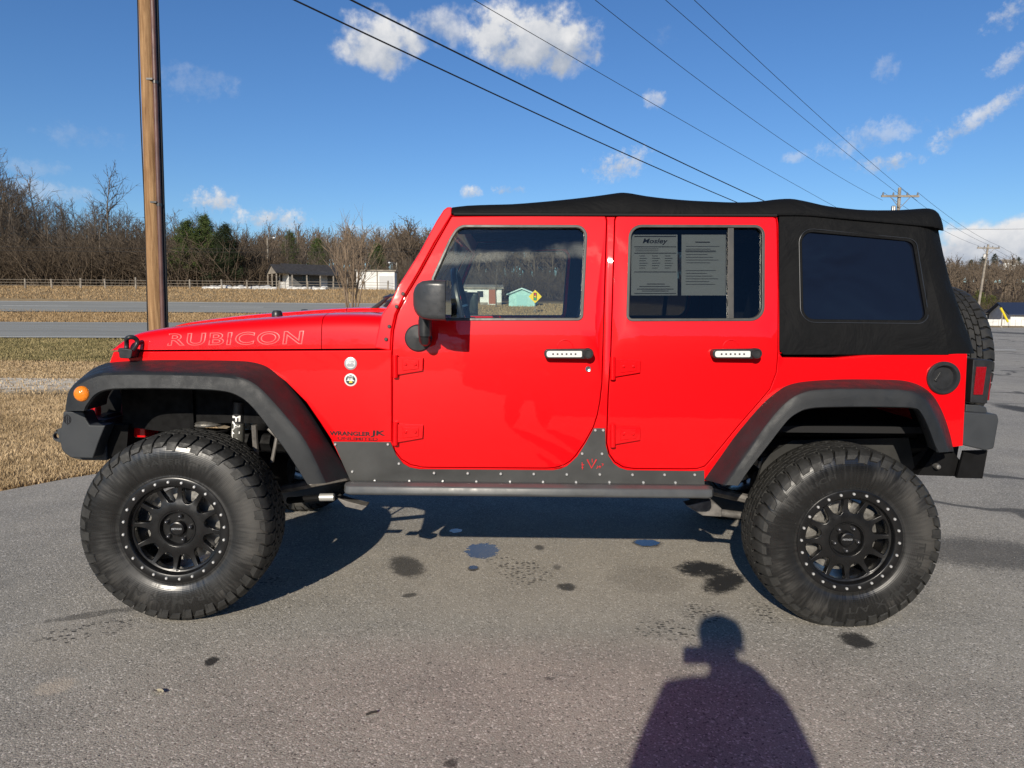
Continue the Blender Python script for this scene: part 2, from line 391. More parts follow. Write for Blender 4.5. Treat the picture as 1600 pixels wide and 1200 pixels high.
def fill2d(outer, holes=(), grid=.07):
    loops = [list(outer)]+[list(h) for h in holes]
    vs = []; es = []
    for L in loops:
        n0 = len(vs); vs += [tuple(p) for p in L]; es += [(n0+i, n0+(i+1) % len(L)) for i in range(len(L))]
    if grid:
        A = np.array([vs[a] for a, b in es]); B = np.array([vs[b] for a, b in es]); AB = B-A; L2 = (AB**2).sum(1)+1e-12
        xs = [p[0] for p in outer]; ys = [p[1] for p in outer]
        gx = np.arange(min(xs), max(xs), grid); gy = np.arange(min(ys), max(ys), grid)
        for y in gy:
            for x in gx:
                if not inside(outer, x, y) or any(inside(h, x, y) for h in holes): continue
                p = np.array([x, y]); t = np.clip(((p-A)*AB).sum(1)/L2, 0, 1)
                if (((A+AB*t[:, None]-p)**2).sum(1)).min() > (grid*.4)**2: vs.append((x, y))
    res = delaunay_2d_cdt([Vector(v) for v in vs], es, [], 0, 1e-7)
    v2 = [tuple(v) for v in res[0]]; tris = []
    for f in res[2]:
        cx = sum(v2[i][0] for i in f)/len(f); cy = sum(v2[i][1] for i in f)/len(f)
        if inside(outer, cx, cy) and not any(inside(h, cx, cy) for h in holes):
            a = sum(v2[f[i]][0]*v2[f[(i+1) % len(f)]][1]-v2[f[(i+1) % len(f)]][0]*v2[f[i]][1] for i in range(len(f)))
            if abs(a) < 1e-10: continue
            tris.append(tuple(f) if a > 0 else tuple(f)[::-1])
    return v2, tris
def slab(v2, tris, fmap, bmap):
    """closed solid from a filled outline: fmap/bmap map (u,v) to the front and back point (front CCW seen from the front)"""
    n = len(v2); vs = [fmap(*p) for p in v2]+[bmap(*p) for p in v2]
    fs = list(tris)+[tuple(i+n for i in t[::-1]) for t in tris]
    cnt = {}
    for t in tris:
        for i in range(len(t)): cnt[(t[i], t[(i+1) % len(t)])] = 1
    for (a, b) in cnt:
        if (b, a) not in cnt: fs.append((b, a, a+n, b+n))
    return vs, fs
def rp(pts, seg=6):
    """polygon of (x, y[, fillet radius])"""
    out = []; n = len(pts)
    for i, p in enumerate(pts):
        if len(p) < 3 or p[2] <= 0: out.append((p[0], p[1])); continue
        a = Vector(pts[i-1][:2]); b = Vector(p[:2]); c = Vector(pts[(i+1) % n][:2])
        u = (a-b).normalized(); v = (c-b).normalized(); ang = u.angle(v)
        if ang > math.pi-.05: out.append((p[0], p[1])); continue
        t = min(p[2]/math.tan(ang/2), (a-b).length*.49, (c-b).length*.49); r = t*math.tan(ang/2)
        cen = b+(u+v).normalized()*(r/math.sin(ang/2))
        p0 = b+u*t-cen; p1 = b+v*t-cen
        a0 = math.atan2(p0.y, p0.x); da = math.atan2(p1.y, p1.x)-a0
        da = (da+math.pi) % (2*math.pi)-math.pi
        for k in range(seg+1): out.append((cen.x+r*math.cos(a0+da*k/seg), cen.y+r*math.sin(a0+da*k/seg)))
    return out
def offset(poly, d):
    """grow (d>0) a simple polygon"""
    n = len(poly); ar = sum(poly[i][0]*poly[(i+1) % n][1]-poly[(i+1) % n][0]*poly[i][1] for i in range(n)); sg = 1 if ar > 0 else -1
    out = []
    for i in range(n):
        a, b, c = Vector(poly[i-1]), Vector(poly[i]), Vector(poly[(i+1) % n])
        e1 = (b-a).normalized() if (b-a).length > 1e-9 else Vector((1, 0)); e2 = (c-b).normalized() if (c-b).length > 1e-9 else e1
        nn = Vector((e1.y+e2.y, -e1.x-e2.x)); nn = nn.normalized() if nn.length > 1e-6 else Vector((e1.y, -e1.x))
        k = max(.4, nn.dot(Vector((e1.y, -e1.x))))
        q = b+nn*(d*sg/k); out.append((q.x, q.y))
    return out
def smoothline(pts, sub=4):
    """Catmull-Rom through 2-D or n-D points"""
    P = [np.array(p, float) for p in pts]; out = []
    for i in range(len(P)-1):
        p0 = P[max(i-1, 0)]; p1 = P[i]; p2 = P[i+1]; p3 = P[min(i+2, len(P)-1)]
        for k in range(sub):
            t = k/sub
            out.append(.5*((2*p1)+(-p0+p2)*t+(2*p0-5*p1+4*p2-p3)*t*t+(-p0+3*p1-3*p2+p3)*t**3))
    out.append(P[-1]); return [tuple(p) for p in out]
def text2d(s, size=1., outline=0., bold=0., spacing=1.):
    """(verts, faces) of a line of lettering centred on 0,0"""
    cu = bpy.data.curves.new('t', 'FONT'); cu.body = s; cu.size = size; cu.align_x = 'CENTER'; cu.align_y = 'CENTER'
    cu.offset = bold; cu.space_character = spacing; cu.resolution_u = 4
    if outline: cu.fill_mode = 'NONE'; cu.bevel_depth = outline; cu.bevel_resolution = 0
    o = bpy.data.objects.new('t', cu); COL.objects.link(o)
    dg = bpy.context.evaluated_depsgraph_get(); me = bpy.data.meshes.new_from_object(o.evaluated_get(dg))
    vs = [tuple(v.co) for v in me.vertices]; fs = [tuple(p.vertices) for p in me.polygons]
    bpy.data.objects.remove(o); bpy.data.curves.remove(cu); bpy.data.meshes.remove(me)
    return vs, fs

# ================================================================== THE VEHICLE
VL = Vector((1.473, 0, 0))
CAR = empty('off_road_vehicle', VL)
tag(CAR, 'lifted red four door off-road vehicle with black soft top and big all-terrain tyres', 'car')
def SY(x, z):
    y = .789-(z-1.27)*.215 if z > 1.27 else .80-.011*((z-.95)/.32)**2 if z > .95 else .80-.020*((.95-z)/.35)**2
    if x < .945: y -= (.945-x)*.075
    return y
def S(px, py, off=0.):
    Y = -.78
    for _ in range(8):
        p = aty(px, py, Y); Y = -(SY(p[0], p[2])-off)
    return (float(p[0]), float(p[2]))
def SS(pts): return [S(p[0], p[1]) for p in pts]
PAIRS = []
def panel(name, material, parent, outer, holes=(), off=0., thick=.03, bevel=.003, grid=.07, far=True, **kw):
    dd_ = lambda L: [p for i, p in enumerate(L) if math.dist(p, L[i-1]) > .0018]
    v2, tr = fill2d(dd_(outer), [dd_(h_) for h_ in holes], grid)
    vs, fs = slab(v2, tr, lambda x, z: (x, -(SY(x, z)-off), z), lambda x, z: (x, -(SY(x, z)-off-thick), z))
    return mk(name, vs, fs, material, parent, bevel=bevel, **kw)
def side_text(name, s, material, parent, px, py, wpx, hpx, off=.0, depth=.0015, outline=0., bold=0., italic=0., rot=0., spacing=1.):
    vs, fs = text2d(s, 1., outline, bold, spacing)
    us = [v[0] for v in vs]; ws = [v[1] for v in vs]
    c = S(px, py); a = S(px-wpx/2, py); b = S(px+wpx/2, py); t = S(px, py-hpx/2); d = S(px, py+hpx/2)
    W = b[0]-a[0]; H = t[1]-d[1]
    u0, u1, w0, w1 = min(us), max(us), min(ws), max(ws)
    out = []
    for v in vs:
        u = ((v[0]-u0)/(u1-u0)-.5)*W; q = ((v[1]-w0)/(w1-w0)-.5)*H
        u += italic*q; x = c[0]+u*math.cos(rot)-q*math.sin(rot); z = c[1]+u*math.sin(rot)+q*math.cos(rot)
        out.append((x, -(SY(x, z)-off)-depth-max(0, v[2]), z))
    return mk(name, out, fs, material, parent)
def mirrored(o, parent=None):
    """the same part on the far side of the car"""
    me = o.data.copy(); me.transform(Matrix.Scale(-1, 4, (0, 1, 0))); me.flip_normals()
    c = o.copy(); c.data = me; COL.objects.link(c)
    if parent is not None: c.parent = parent
    return c
def both(o, kids=()):
    c = mirrored(o)
    for k in kids: mirrored(k, c)
    return c

# ---------------------------------------------------------------- outlines traced from the side
DOOR_F = [(706, 338), (682, 380), (657.5, 425), (635, 463), (621, 491), (615, 518), (613.3, 548), (613.3, 690), (617, 704), (627, 717), (642, 726), (660, 729.8),
          (674, 730.3), (855, 731.4), (866, 730.6), (880, 727), (891, 720.5), (899, 712), (913, 692), (927, 667), (933, 648), (937, 627), (940, 600), (947.5, 345), (946, 337.5), (941, 336)]
DOOR_R = [(967, 337), (1207, 338), (1212.5, 341), (1214, 350), (1216, 450), (1215.5, 550), (1213, 582), (1203, 608), (1186, 628), (1153, 666), (1109, 720), (1101, 728.5), (1090, 732),
          (1070, 732.6), (990, 732), (974, 729.5), (961, 721.5), (952, 709), (948.6, 692), (951, 618), (955.3, 548), (961.5, 343), (963, 338.5)]
WIN_F = rp([(670, 500.5, 9), (675, 434), (703, 372, 30), (716, 351.5, 22), (918, 352, 17), (910.5, 500.5, 9)])
WIN_R = rp([(979, 501.5, 9), (983, 351.5, 20), (1194.5, 352, 15), (1194, 501, 22)])
WS_GAP = [(704, 335), (679, 379), (654.5, 424), (632, 462), (617.5, 491), (611.5, 518), (610, 548)]
FLR_OUT = [(1100, 750), (1127, 712), (1153, 676), (1190, 633), (1216, 611), (1234, 601), (1263, 595.5), (1318, 592.5), (1392, 593), (1421, 596), (1443, 604), (1461, 619), (1476, 646), (1487, 679), (1492.5, 706)]
FLR_CRS = [(1131, 757.5), (1152, 728), (1180, 688), (1210, 648), (1234, 624), (1256, 613), (1278, 608.5), (1318, 607), (1380, 607.5), (1415, 609.5), (1434, 616), (1450, 629), (1463, 653), (1475, 683), (1482, 706)]
FLR_INN = [(1153, 759), (1170, 734), (1201, 694), (1230, 657), (1249, 643), (1264, 638), (1285, 635.8), (1337, 635), (1395, 635.3), (1428, 637), (1439, 644), (1450, 665), (1461, 694), (1466, 704), (1467.5, 707)]
FLF_OUT = [(104, 640), (109, 612), (118, 597), (128, 588), (142, 577), (160, 569), (180, 565), (235, 562), (310, 562), (372, 563), (397, 565.5), (417, 572), (435, 586), (452, 604), (480, 640), (513, 692), (547, 746)]
FLF_CRS = [(101, 642), (105, 617), (113, 603), (124, 595), (139, 588), (155, 583.5), (178, 582), (235, 582), (310, 584), (350, 586), (376, 590), (393, 597), (409, 609), (427, 628), (450, 654), (478, 690), (509, 755)]
FLF_INN = [(131, 642), (133, 636), (138, 628), (146, 618), (156, 611.5), (168, 608.3), (185, 606.6), (240, 606), (310, 607.5), (340, 609.5), (360, 613), (375, 619.5), (387, 628), (402, 644), (424, 673), (450, 708), (481, 757)]

# ---------------------------------------------------------------- body side, doors
GUARD_TOP = [(520.6, 690), (610, 690.6), (613, 697), (619, 710.5), (630, 724), (640, 730), (655, 733), (864, 734.5), (876, 732.5), (886, 728), (902, 713), (915, 692), (927.5, 669), (945.6, 669),
             (946.5, 696), (951, 712), (959, 724), (967.5, 730.5), (980, 734.5), (1085, 736), (1100, 735)]
side_out = [(610, 548)] + WS_GAP[::-1] + [(704, 334), (1214, 335.5), (1217, 350), (1219, 551), (1512.5, 553), (1505.5, 697), (1490, 699), (1487, 690), (1476, 660), (1463, 640), (1447, 622), (1430, 612),
            (1400, 607), (1318, 606), (1265, 608), (1240, 614), (1222, 622), (1196, 648), (1160, 698), (1128, 740), (1118, 752), (1098, 752), (556, 749), (545, 745), (520, 694), (517, 688), (609, 688)]
fx_, fz_ = S(1474, 590.5); FHOLE = [(fx_+.060*math.cos(k*math.pi/18), fz_+.060*math.sin(k*math.pi/18)) for k in range(36)]
body = panel('body_side', RED, CAR, SS(side_out[1:]), [offset(SS(DOOR_F), .0035), offset(SS(DOOR_R), .0035), FHOLE], off=.004, thick=.03)
both(body)
jamb = panel('door_jamb', DARK, CAR, SS(offset(side_out[1:], -4)), [offset(SS(WIN_F), .012), offset(SS(WIN_R), .012), FHOLE], off=.040, thick=.03, bevel=0)
both(jamb)

def bolt_disc(mb, px, py, r, off, h=.004, n=10):
    x, z = S(px, py); y = -(SY(x, z)-off)
    mb.lathe([(r, 0), (r, -h*.6), (r*.7, -h), (0, -h)], n, (x, y, z), 'y')

doors = []
for nm, OUT, WIN, side in (('front', DOOR_F, WIN_F, 0), ('rear', DOOR_R, WIN_R, 1)):
    w_in = offset(SS(WIN), -.011)
    d = panel('door', RED, CAR, SS(OUT), [offset(SS(WIN), -.004)], off=0, thick=.036, bevel=.0045)
    kids = []
    kids.append(panel('window_trim', TRIM, d, offset(SS(WIN), .002), [w_in], off=-.004, thick=.03, bevel=.003))
    kids.append(panel('window_glass', GLASS if side == 0 else TINT, d, offset(SS(WIN), -.006), off=.014, thick=.004, bevel=0, grid=.3))
    hx = 889 if side == 0 else 1148; hy = 551.5
    # door handle
    b = MB(); hp = [S(q[0]+hx-889, q[1]+hy-551.5) for q in rp([(850, 545, 6), (924, 544, 9), (927.5, 560, 9), (850, 559, 6)], 6)]
    hb = [( -(SY(*q)) ) for q in hp]
    b.prism(hp, -.842, -.79)
    h = b.build('door_handle', BLKPL, d, bevel=.004); kids.append(h)
    dish = MB(); q = S(hx-6, hy-8)
    dish.lathe([(.0365, .004), (.0365, -.0006), (.0350, -.0010), (.0335, -.0002), (.0335, .004)], 36, (q[0], -SY(*q), q[1]))
    kids.append(dish.build('handle_recess', RED, d))
    ip = [S(q[0]+hx-889, q[1]+hy-551.5) for q in rp([(853.5, 547.3, 3.8), (908, 547.3, 2), (908, 557, 2), (853.5, 557, 3.8)], 5)]
    kids.append(MB().prism(ip, -.8455, -.838).build('handle_insert', WHITE, h, bevel=.001))
    dots = MB()
    for k in range(6):
        q = S(863.5+k*6.9+hx-889, hy+.6); dots.lathe([(.0042, 0), (.0042, -.001), (0, -.001)], 10, (q[0], -.8455, q[1]))
    kids.append(dots.build('insert_holes', INK, h))
    q = S(917.5+hx-889, hy); bt = MB().lathe([(.0235, .03), (.0235, -.014), (.0205, -.018), (.0165, -.018), (.015, -.0135), (0, -.013)], 24, (q[0], -.832, q[1]))
    kids.append(bt.build('push_button', BLKPL, h))
    if side == 0:
        q = S(919, 576.5); kids.append(MB().lathe([(.0125, .0), (.0125, -.004), (.010, -.006), (.004, -.004), (0, -.004)], 20, (q[0], -SY(*q), q[1])).build('key_lock', CHROME, d))
    # hinges
    ox, oy = (0, 0) if side == 0 else (338.5, 3)
    for hy0 in (555, 660):
        hb = MB()
        pl = [S(p[0]+ox, p[1]+hy0-555+oy) for p in [(622, 557.5), (662, 559), (661, 579), (622, 585.5)]]
        hb.prism(pl, -.812, -.785)
        a = S(618.5+ox, 554+hy0-555+oy); c = S(618.5+ox, 590+hy0-555+oy)
        hb.tube([(a[0], -.810, a[1]), (c[0], -.810, c[1])], .0125, 12)
        pl2 = [S(p[0]+ox, p[1]+hy0-555+oy) for p in [(630, 561), (655, 562), (655, 576), (630, 579)]]
        hb.prism(pl2, -.816, -.80)
        for bx in (635, 650): 
            q = S(bx+ox, 569+hy0-555+oy); hb.lathe([(.007, 0), (.007, -.003), (.003, -.004), (0, -.0035)], 10, (q[0], -.816, q[1]))
        kids.append(hb.build('hinge', RED, d, bevel=.0025))
    if side == 1:
        pl = SS([(1138, 353), (1147, 353), (1147, 500), (1138, 500)])
        kids.append(panel('window_divider', TRIM, d, pl, off=.002, thick=.02, bevel=.002))
    doors.append((d, kids))
for d, kids in doors:
    c = mirrored(d); mp = {d: c}
    for k in kids:
        if k.name.startswith(('insert', 'handle_insert', 'push')): continue
        mp[k] = mirrored(k, c)

# ---------------------------------------------------------------- windscreen frame
wsl = [(585, 544), (590, 519), (596, 492), (610, 472), (622, 447), (655, 395), (682, 345), (693, 328), (699, 323.5), (706, 323.5), (706, 335)] + WS_GAP[1:]
fr = panel('windshield_frame', RED, CAR, SS(wsl), off=-.002, thick=.075, bevel=.006)
wk = []
for px, py in [(630, 459), (620, 479), (608.5, 510), (603.5, 530)]:
    b = MB(); bolt_disc(b, px, py, .0085, -.004, .006); wk.append(b.build('frame_bolt', DARKBOLT, fr))
wk.append(panel('pillar_trim', DARK, fr, offset(SS(wsl), .004), off=.0735, thick=.006, bevel=0))
q0 = S(598, 487); q1 = S(699, 326)
both(fr, wk)
def bar(p, q, wd, th, y0, y1):
    """bar across the car between two side points, used for headers and sills"""
    d = Vector((q[0]-p[0], 0, q[1]-p[1])).normalized(); n = Vector((-d.z, 0, d.x))
    P = [Vector((p[0], 0, p[1])), Vector((p[0], 0, p[1]))+d*wd]
    poly = [(P[0].x, P[0].z), (P[1].x, P[1].z), (P[1].x-n.x*th, P[1].z-n.z*th), (P[0].x-n.x*th, P[0].z-n.z*th)]
    return MB().prism(poly, y0, y1)
bar((q1[0]+.02, q1[1]-.02), (q0[0]+.02, q0[1]-.02), .07, -.05, -.62, .62).build('windshield_header', RED, fr, bevel=.006)
bar(q0, q1, .10, .05, -.655, .655).build('windshield_sill', RED, fr, bevel=.006)
d = Vector((q1[0]-q0[0], 0, q1[1]-q0[1])).normalized()
a = Vector((q0[0]+.012, 0, q0[1]))+d*.09; c = Vector((q1[0]+.012, 0, q1[1]))-d*.08
mk('windshield_glass', [(a.x, -.63, a.z), (a.x, .63, a.z), (c.x, .60, c.z), (c.x, -.60, c.z)], [(0, 1, 2, 3)], FARGLASS, fr)

# ---------------------------------------------------------------- hood, cowl, front clip
seamz = [S(180, 548)[1], S(613, 545)[1]]
def seam_z(x):
    a, b = S(180, 548.5), S(613, 545.5); return a[1]+(b[1]-a[1])*(x-a[0])/(b[0]-a[0])
hood_prof = [(180, 548.3), (183, 543), (187, 537.5), (192, 532), (199, 526), (210, 520), (226, 515.5), (258, 510.3), (310, 504), (360, 499), (430, 494), (470, 491), (511, 489)]
cowl_prof = [(511, 489), (545, 488.2), (575, 488.5), (612, 490)]
def hood_loft(name, prof, x_lo=None, cap=True):
    rows = []
    pp = smoothline(prof, 3)
    for px, py in pp:
        p = aty(px, py, -.66); x, zt = float(p[0]), float(p[2]); zs = seam_z(x)+.004
        W = SY(x, zs); h = max(zt-zs, .004)
        prof_y = [(W-.000, zs), (W-.004, zs+h*.35), (W-.016, zs+h*.68), (W-.045, zs+h*.88), (W-.10, zs+h*.965), (W-.19, zs+h), (W*.42, zs+h+.010), (W*.36, zs+h+.024), (0, zs+h+.030)]
        half = smoothline([(-a, b) for a, b in prof_y], 3)
        full = half+[(-a, b) for a, b in half[::-1][1:]]
        rows.append([(x, a, b) for a, b in full])
    mb = MB().grid(rows)
    n = len(rows[0])
    mb.f.append(tuple(range(n))); mb.f.append(tuple(range((len(rows)-1)*n, len(rows)*n))[::-1]); mb.mi += [0, 0]
    for r in range(len(rows)-1): mb.f.append((r*n, r*n+n-1, (r+1)*n+n-1, (r+1)*n)); mb.mi.append(0)
    return mb.build(name, RED, CAR, smooth=50)
hood = hood_loft('hood', hood_prof)
cp = [(512.3, 488.9)]+cowl_prof[1:]
cowl = hood_loft('cowl', cp)
# hood lettering, outlined
vs, fs = text2d('RUBICON', 1., .021, .012, 1.12)
us = [v[0] for v in vs]; ws_ = [v[1] for v in vs]; u0, u1, w0, w1 = min(us), max(us), min(ws_), max(ws_)
def hood_y(x, z):
    p = None
    zs = seam_z(x); t = aty(800, 0, -.5)
    # top of the hood at this x
    xs = []
    for px, py in hood_prof:
        q = aty(px, py, -.66); xs.append((q[0], q[2]))
    zt = np.interp(x, [a for a, b in xs], [b for a, b in xs]); h = zt-zs
    k = np.interp((z-zs)/h, [0, .35, .68, .88, .965, 1], [0, .004, .016, .045, .10, .19])
    return SY(x, zs)-k
def hood_pt(px, py):
    Y = -.72
    for _ in range(10):
        p = aty(px, py, Y); Y = -hood_y(p[0], p[2])
    return p
from mathutils.bvhtree import BVHTree
HB = BVHTree.FromPolygons([v.co.copy() for v in hood.data.vertices], [tuple(p.vertices) for p in hood.data.polygons])
tv = []
for v in vs:
    s_ = (v[0]-u0)/(u1-u0); t_ = (v[1]-w0)/(w1-w0)
    px = 261+s_*211+t_*3; py = 540.5-s_*2.5-t_*(19.5+2.0*s_)
    d_ = Vector(ray(px, py)).normalized(); h_ = HB.ray_cast(Vector(CPOS), d_)
    p = h_[0]-d_*(.0012+max(0, v[2])*.02) if h_[0] else Vector(hood_pt(px, py)); tv.append(tuple(p))
mk('hood_lettering', tv, fs, PINK, hood)
# rubber bumpers, washer nozzle and latches on the hood
for (px, py, yy) in ((433, 490, -.46), (476, 487.5, .30)):
    p = aty(px, py, yy); z = p[2]-.03
    MB().lathe([(.024, -.02), (.027, .012), (.025, .030), (.018, .040), (0, .042)], 20, (p[0], yy, z+.005), 'z').build('hood_bumper', BLKPL, hood)
p = aty(528, 488, .05); MB().box((p[0], .05, p[2]-.012), (.03, .03, .02)).tube([(p[0], .05, p[2]-.03), (p[0], .05, p[2]+.004)], .008, 8).build('washer_nozzle', RED, cowl, bevel=.003)
def latch(sg):
    t = MB()
    c0 = aty(204, 545, -.735); x0, z0 = c0[0], c0[2]
    L = lambda px, py: (lambda q: (q[0], q[2]))(aty(px, py, -.745))
    loop = smoothline([L(*q) for q in [(197, 549), (195.5, 540), (198, 531), (204, 527), (210, 528), (212.5, 535), (210, 545), (206, 551)]], 4)
    t.tube([(a, -.745+.012*math.sin(i*.4), b) for i, (a, b) in enumerate(loop)], .011, 8)
    t.prism([L(*q) for q in rp([(188, 543, 2), (212, 546, 3), (209, 560, 4), (191, 559, 3), (190, 548, 1)], 3)], -.77, -.69)
    t.prism([L(*q) for q in rp([(181, 546, 1), (196, 546, 1), (196, 551, 1), (181, 551, 1)], 3)], -.73, -.70)
    return t.build('hood_latch', BLKPL, hood, bevel=.003)
lt = latch(1); mirrored(lt)
# red sides of the engine bay
ff = [(177, 549.5), (612, 547), (612, 689.5), (519, 689.5), (500, 660), (478, 628), (446, 596), (428, 583), (410, 577), (380, 574), (310, 573), (235, 573), (190, 574), (172, 580), (171, 566)]
fp = panel('front_fender', RED, CAR, SS(ff), off=.0, thick=.035, bevel=.005)
fk = []
side_text('side_lettering', 'WRANGLER', BLKDEC, fp, 547, 677.5, 64, 7.0, .0, .001, bold=.035)
side_text('side_lettering', 'JK', BLKDEC, fp, 591, 677.8, 23, 10.5, .0, .0016, bold=.03, italic=.1)
side_text('side_lettering', 'UNLIMITED', mat('dark_red_decal', (.10, .004, .006), .4), fp, 559, 685.6, 63, 4.6, .0, .0012, bold=.02)
for (px, py, A, B) in ((548, 568, GREYD, WHITE), (548, 593.5, WHITE, INK)):
    x, z = S(px, py); y = -SY(x, z)
    bd = MB().lathe([(.0285, 0), (.0285, -.0022), (.0265, -.0030), (0, -.0030)], 36, (x, y, z)).build('round_badge', WHITE if A is WHITE else GREYD, fp)
    MB().lathe([(.0215, -.003), (.0215, -.0035), (0, -.0035)], 32, (x, y, z)).build('badge_field', B if B is INK else WHITE, bd)
    mt = MB()
    if B is INK:
        mt.prism([(x-.020, z-.004), (x-.009, z+.006), (x-.003, z+.000), (x+.004, z+.008), (x+.020, z-.006)], y-.0042, y-.003)
        mt.build('badge_peaks', WHITE, bd)
        m2 = MB(); m2.prism([(x-.008, z-.014), (x+.010, z-.013), (x+.006, z-.005), (x-.004, z-.004)], y-.0047, y-.003); m2.build('badge_sun', YELD, bd)
        for i, s_ in enumerate(('TRAIL', 'READY')):
            side_text('badge_letters', s_, WHITE, bd, px, py-4.4+3.2*i-1.2, 9, 2.4, 0, .0047, bold=.03)
    else:
        mt.prism([(x-.019, z-.006), (x-.008, z+.002), (x-.002, z-.002), (x+.006, z+.004), (x+.019, z-.006), (x+.012, z-.014), (x-.012, z-.014)], y-.0042, y-.003)
        mt.build('badge_peaks', GREYD, bd)
        side_text('badge_letters', 'TRAIL RATED', GREYD, bd, px, py-3.2, 10.5, 2.6, 0, .0044, bold=.03)
c = mirrored(fp)
# grille with seven slots and round lamps
gx = S(174, 560)[0]; zt = S(177, 550)[1]
W = .60
g = MB().prism([(gx+.03, zt-.42), (gx+.006, zt-.38), (gx, zt-.2), (gx+.006, zt-.05), (gx+.03, zt-.005), (gx+.09, zt-.005), (gx+.09, zt-.42)], -W, W).build('grille', RED, CAR, bevel=.008)
for k in range(7):
    y = (k-3)*.105
    MB().prism(rp([(y-.028, zt-.34, .02), (y+.028, zt-.34, .02), (y+.028, zt-.07, .02), (y-.028, zt-.07, .02)], 4), gx-.004, gx+.02, 'x').build('grille_slot', DARK, g)
for sg in (-1, 1):
    hl = MB().lathe([(.10, .03), (.10, -.012), (.09, -.016)], 32, (gx, sg*.53, zt-.15), 'x').build('headlight', BLKPL, g)
    MB().lathe([(.088, -.014), (.06, -.026), (0, -.032)], 32, (gx, sg*.53, zt-.15), 'x').build('headlight_lens', mat('lamp_lens', (.6, .62, .64), .08, coat=1), g)
for sg in (-1, 1):
    a_ = S(172, 566); MB().prism([(gx-.0, zt-.01), (gx+.05, zt-.01), (gx+.34, zt-.05), (gx+.34, zt-.40), (gx-.0, zt-.36)], sg*.615, sg*.63).build('splash_panel', UNDER, CAR)
# engine bay block hides the inside
MB().box(((gx+.05+.95)/2, 0, 1.02), (.95-gx-.10, 1.22, .38)).build('engine_bay', UNDER, CAR)
for sg in (-1, 1):                                                   # inner arch liners
    x0 = aty(150, 600, -.6)[0]; x1 = aty(500, 700, -.65)[0]
    rows = []
    for (px, py) in FLF_OUT[1:]:
        p = S(px, py); rows.append([(p[0], sg*(SY(*p)-.02), p[1]-.012), (p[0], sg*.52, p[1]-.012)])
    MB().grid(rows).build('front_arch_liner', UNDER, CAR)
    rows = []
    for (px, py) in FLR_OUT:
        p = S(px, py); rows.append([(p[0], sg*(SY(*p)-.02), p[1]-.012), (p[0], sg*.50, p[1]-.012)])
    MB().grid(rows).build('rear_arch_liner', UNDER, CAR)

# ---------------------------------------------------------------- fender flares
def flare(out, crs, inn, name, ycr, yin, ends):
    rows = []
    o_ = smoothline(out, 4); c_ = smoothline(crs, 4); i_ = smoothline(inn, 4)
    for (a, b, c) in zip(o_, c_, i_):
        A = S(*a); B = aty(b[0], b[1], -ycr); C = aty(c[0], c[1], -yin)
        A3 = np.array([A[0], -(SY(*A)-.01), A[1]]); B3 = np.array(B); C3 = np.array(C)
        e = lambda P, Q, t: P+(Q-P)*t
        n1 = e(B3, A3, .14); n2 = e(B3, C3, .16)
        mid = (B3*2+n1+n2)/4
        D3 = np.array([C3[0], C3[1]+.03, C3[2]]); 
        lip = C3+(C3-B3)/max(np.linalg.norm(C3-B3), 1e-6)*.006+np.array([0, .01, 0])
        G3 = np.array([(A3[0]*.3+C3[0]*.7), -(SY(*A)-.03), (A3[2]*.3+C3[2]*.7)])
        rows.append([tuple(x) for x in (A3, e(A3, B3, .45), n1, mid, n2, e(B3, C3, .6), C3, lip, D3, G3)])
    mb = MB().grid(rows, closed=True); n = len(rows[0])
    mb.f += [tuple(range(n)), tuple(range((len(rows)-1)*n, len(rows)*n))[::-1]]; mb.mi += [0, 0]
    return mb.build(name, FLARE, CAR, smooth=30)
f1 = flare(FLF_OUT, FLF_CRS, FLF_INN, 'fender_flare', .935, .945, 1)
f2 = flare(FLR_OUT, FLR_CRS, FLR_INN, 'fender_flare', .925, .935, 1)
p = aty(127, 615.5, -.945)
sm = MB().lathe([(.034, .03), (.034, -.006), (.030, -.013), (.018, -.018), (0, -.020)], 28, (p[0], -.938, p[2])).build('side_marker', AMBER, f1)
both(f1, [sm]); both(f2)

# ---------------------------------------------------------------- rocker guard, step
gout = GUARD_TOP+[(1101, 761), (551, 758)]
gp = panel('rocker_guard', GUARD, CAR, SS(gout), off=-.004, thick=.006, bevel=.0012)
gk = []
for px, py in [(524.5, 694), (606.5, 694), (623.7, 724), (551, 736.5), (678.5, 738.7), (731, 739.2), (782.5, 740), (834, 740.3), (885.5, 741), (909.5, 708.5), (940.5, 708.8), (937, 741), (930, 672), (942.3, 672),
               (988, 741.5), (1038, 741.5), (1085, 741.5), (586, 750.6), (640, 751), (692, 751.3), (744.5, 752), (797, 752), (848.5, 752.5), (900, 753), (952, 753), (1005, 753.5), (1055, 753.8)]:
    b = MB(); bolt_disc(b, px, py, .0062, -.004, .006); gk.append(b.build('guard_bolt', BOLT, gp))
em = MB()
def stroke(pts, r=.0022):
    P = [S(*q) for q in pts]; em.tube([(x, -(SY(x, z)+.0045), z) for x, z in P], r, 6)
stroke([(917.5, 717.5), (924, 731), (932, 717.5)], .0042); stroke([(925, 716.5), (925.5, 722)]); stroke([(909.5, 722), (910, 733)]); stroke([(908.5, 726), (912.5, 726)]); stroke([(908.5, 730), (911.5, 730)])
stroke([(932, 732), (934.5, 729), (933, 727.5)]); stroke([(937, 727), (937.5, 731)]); stroke([(935.5, 729), (939, 729)]); stroke([(940, 724), (942.5, 725), (941, 727.5)])
em.build('guard_emblem', mat('emblem_red', (.62, .03, .035), .45), gp)
both(gp, gk)
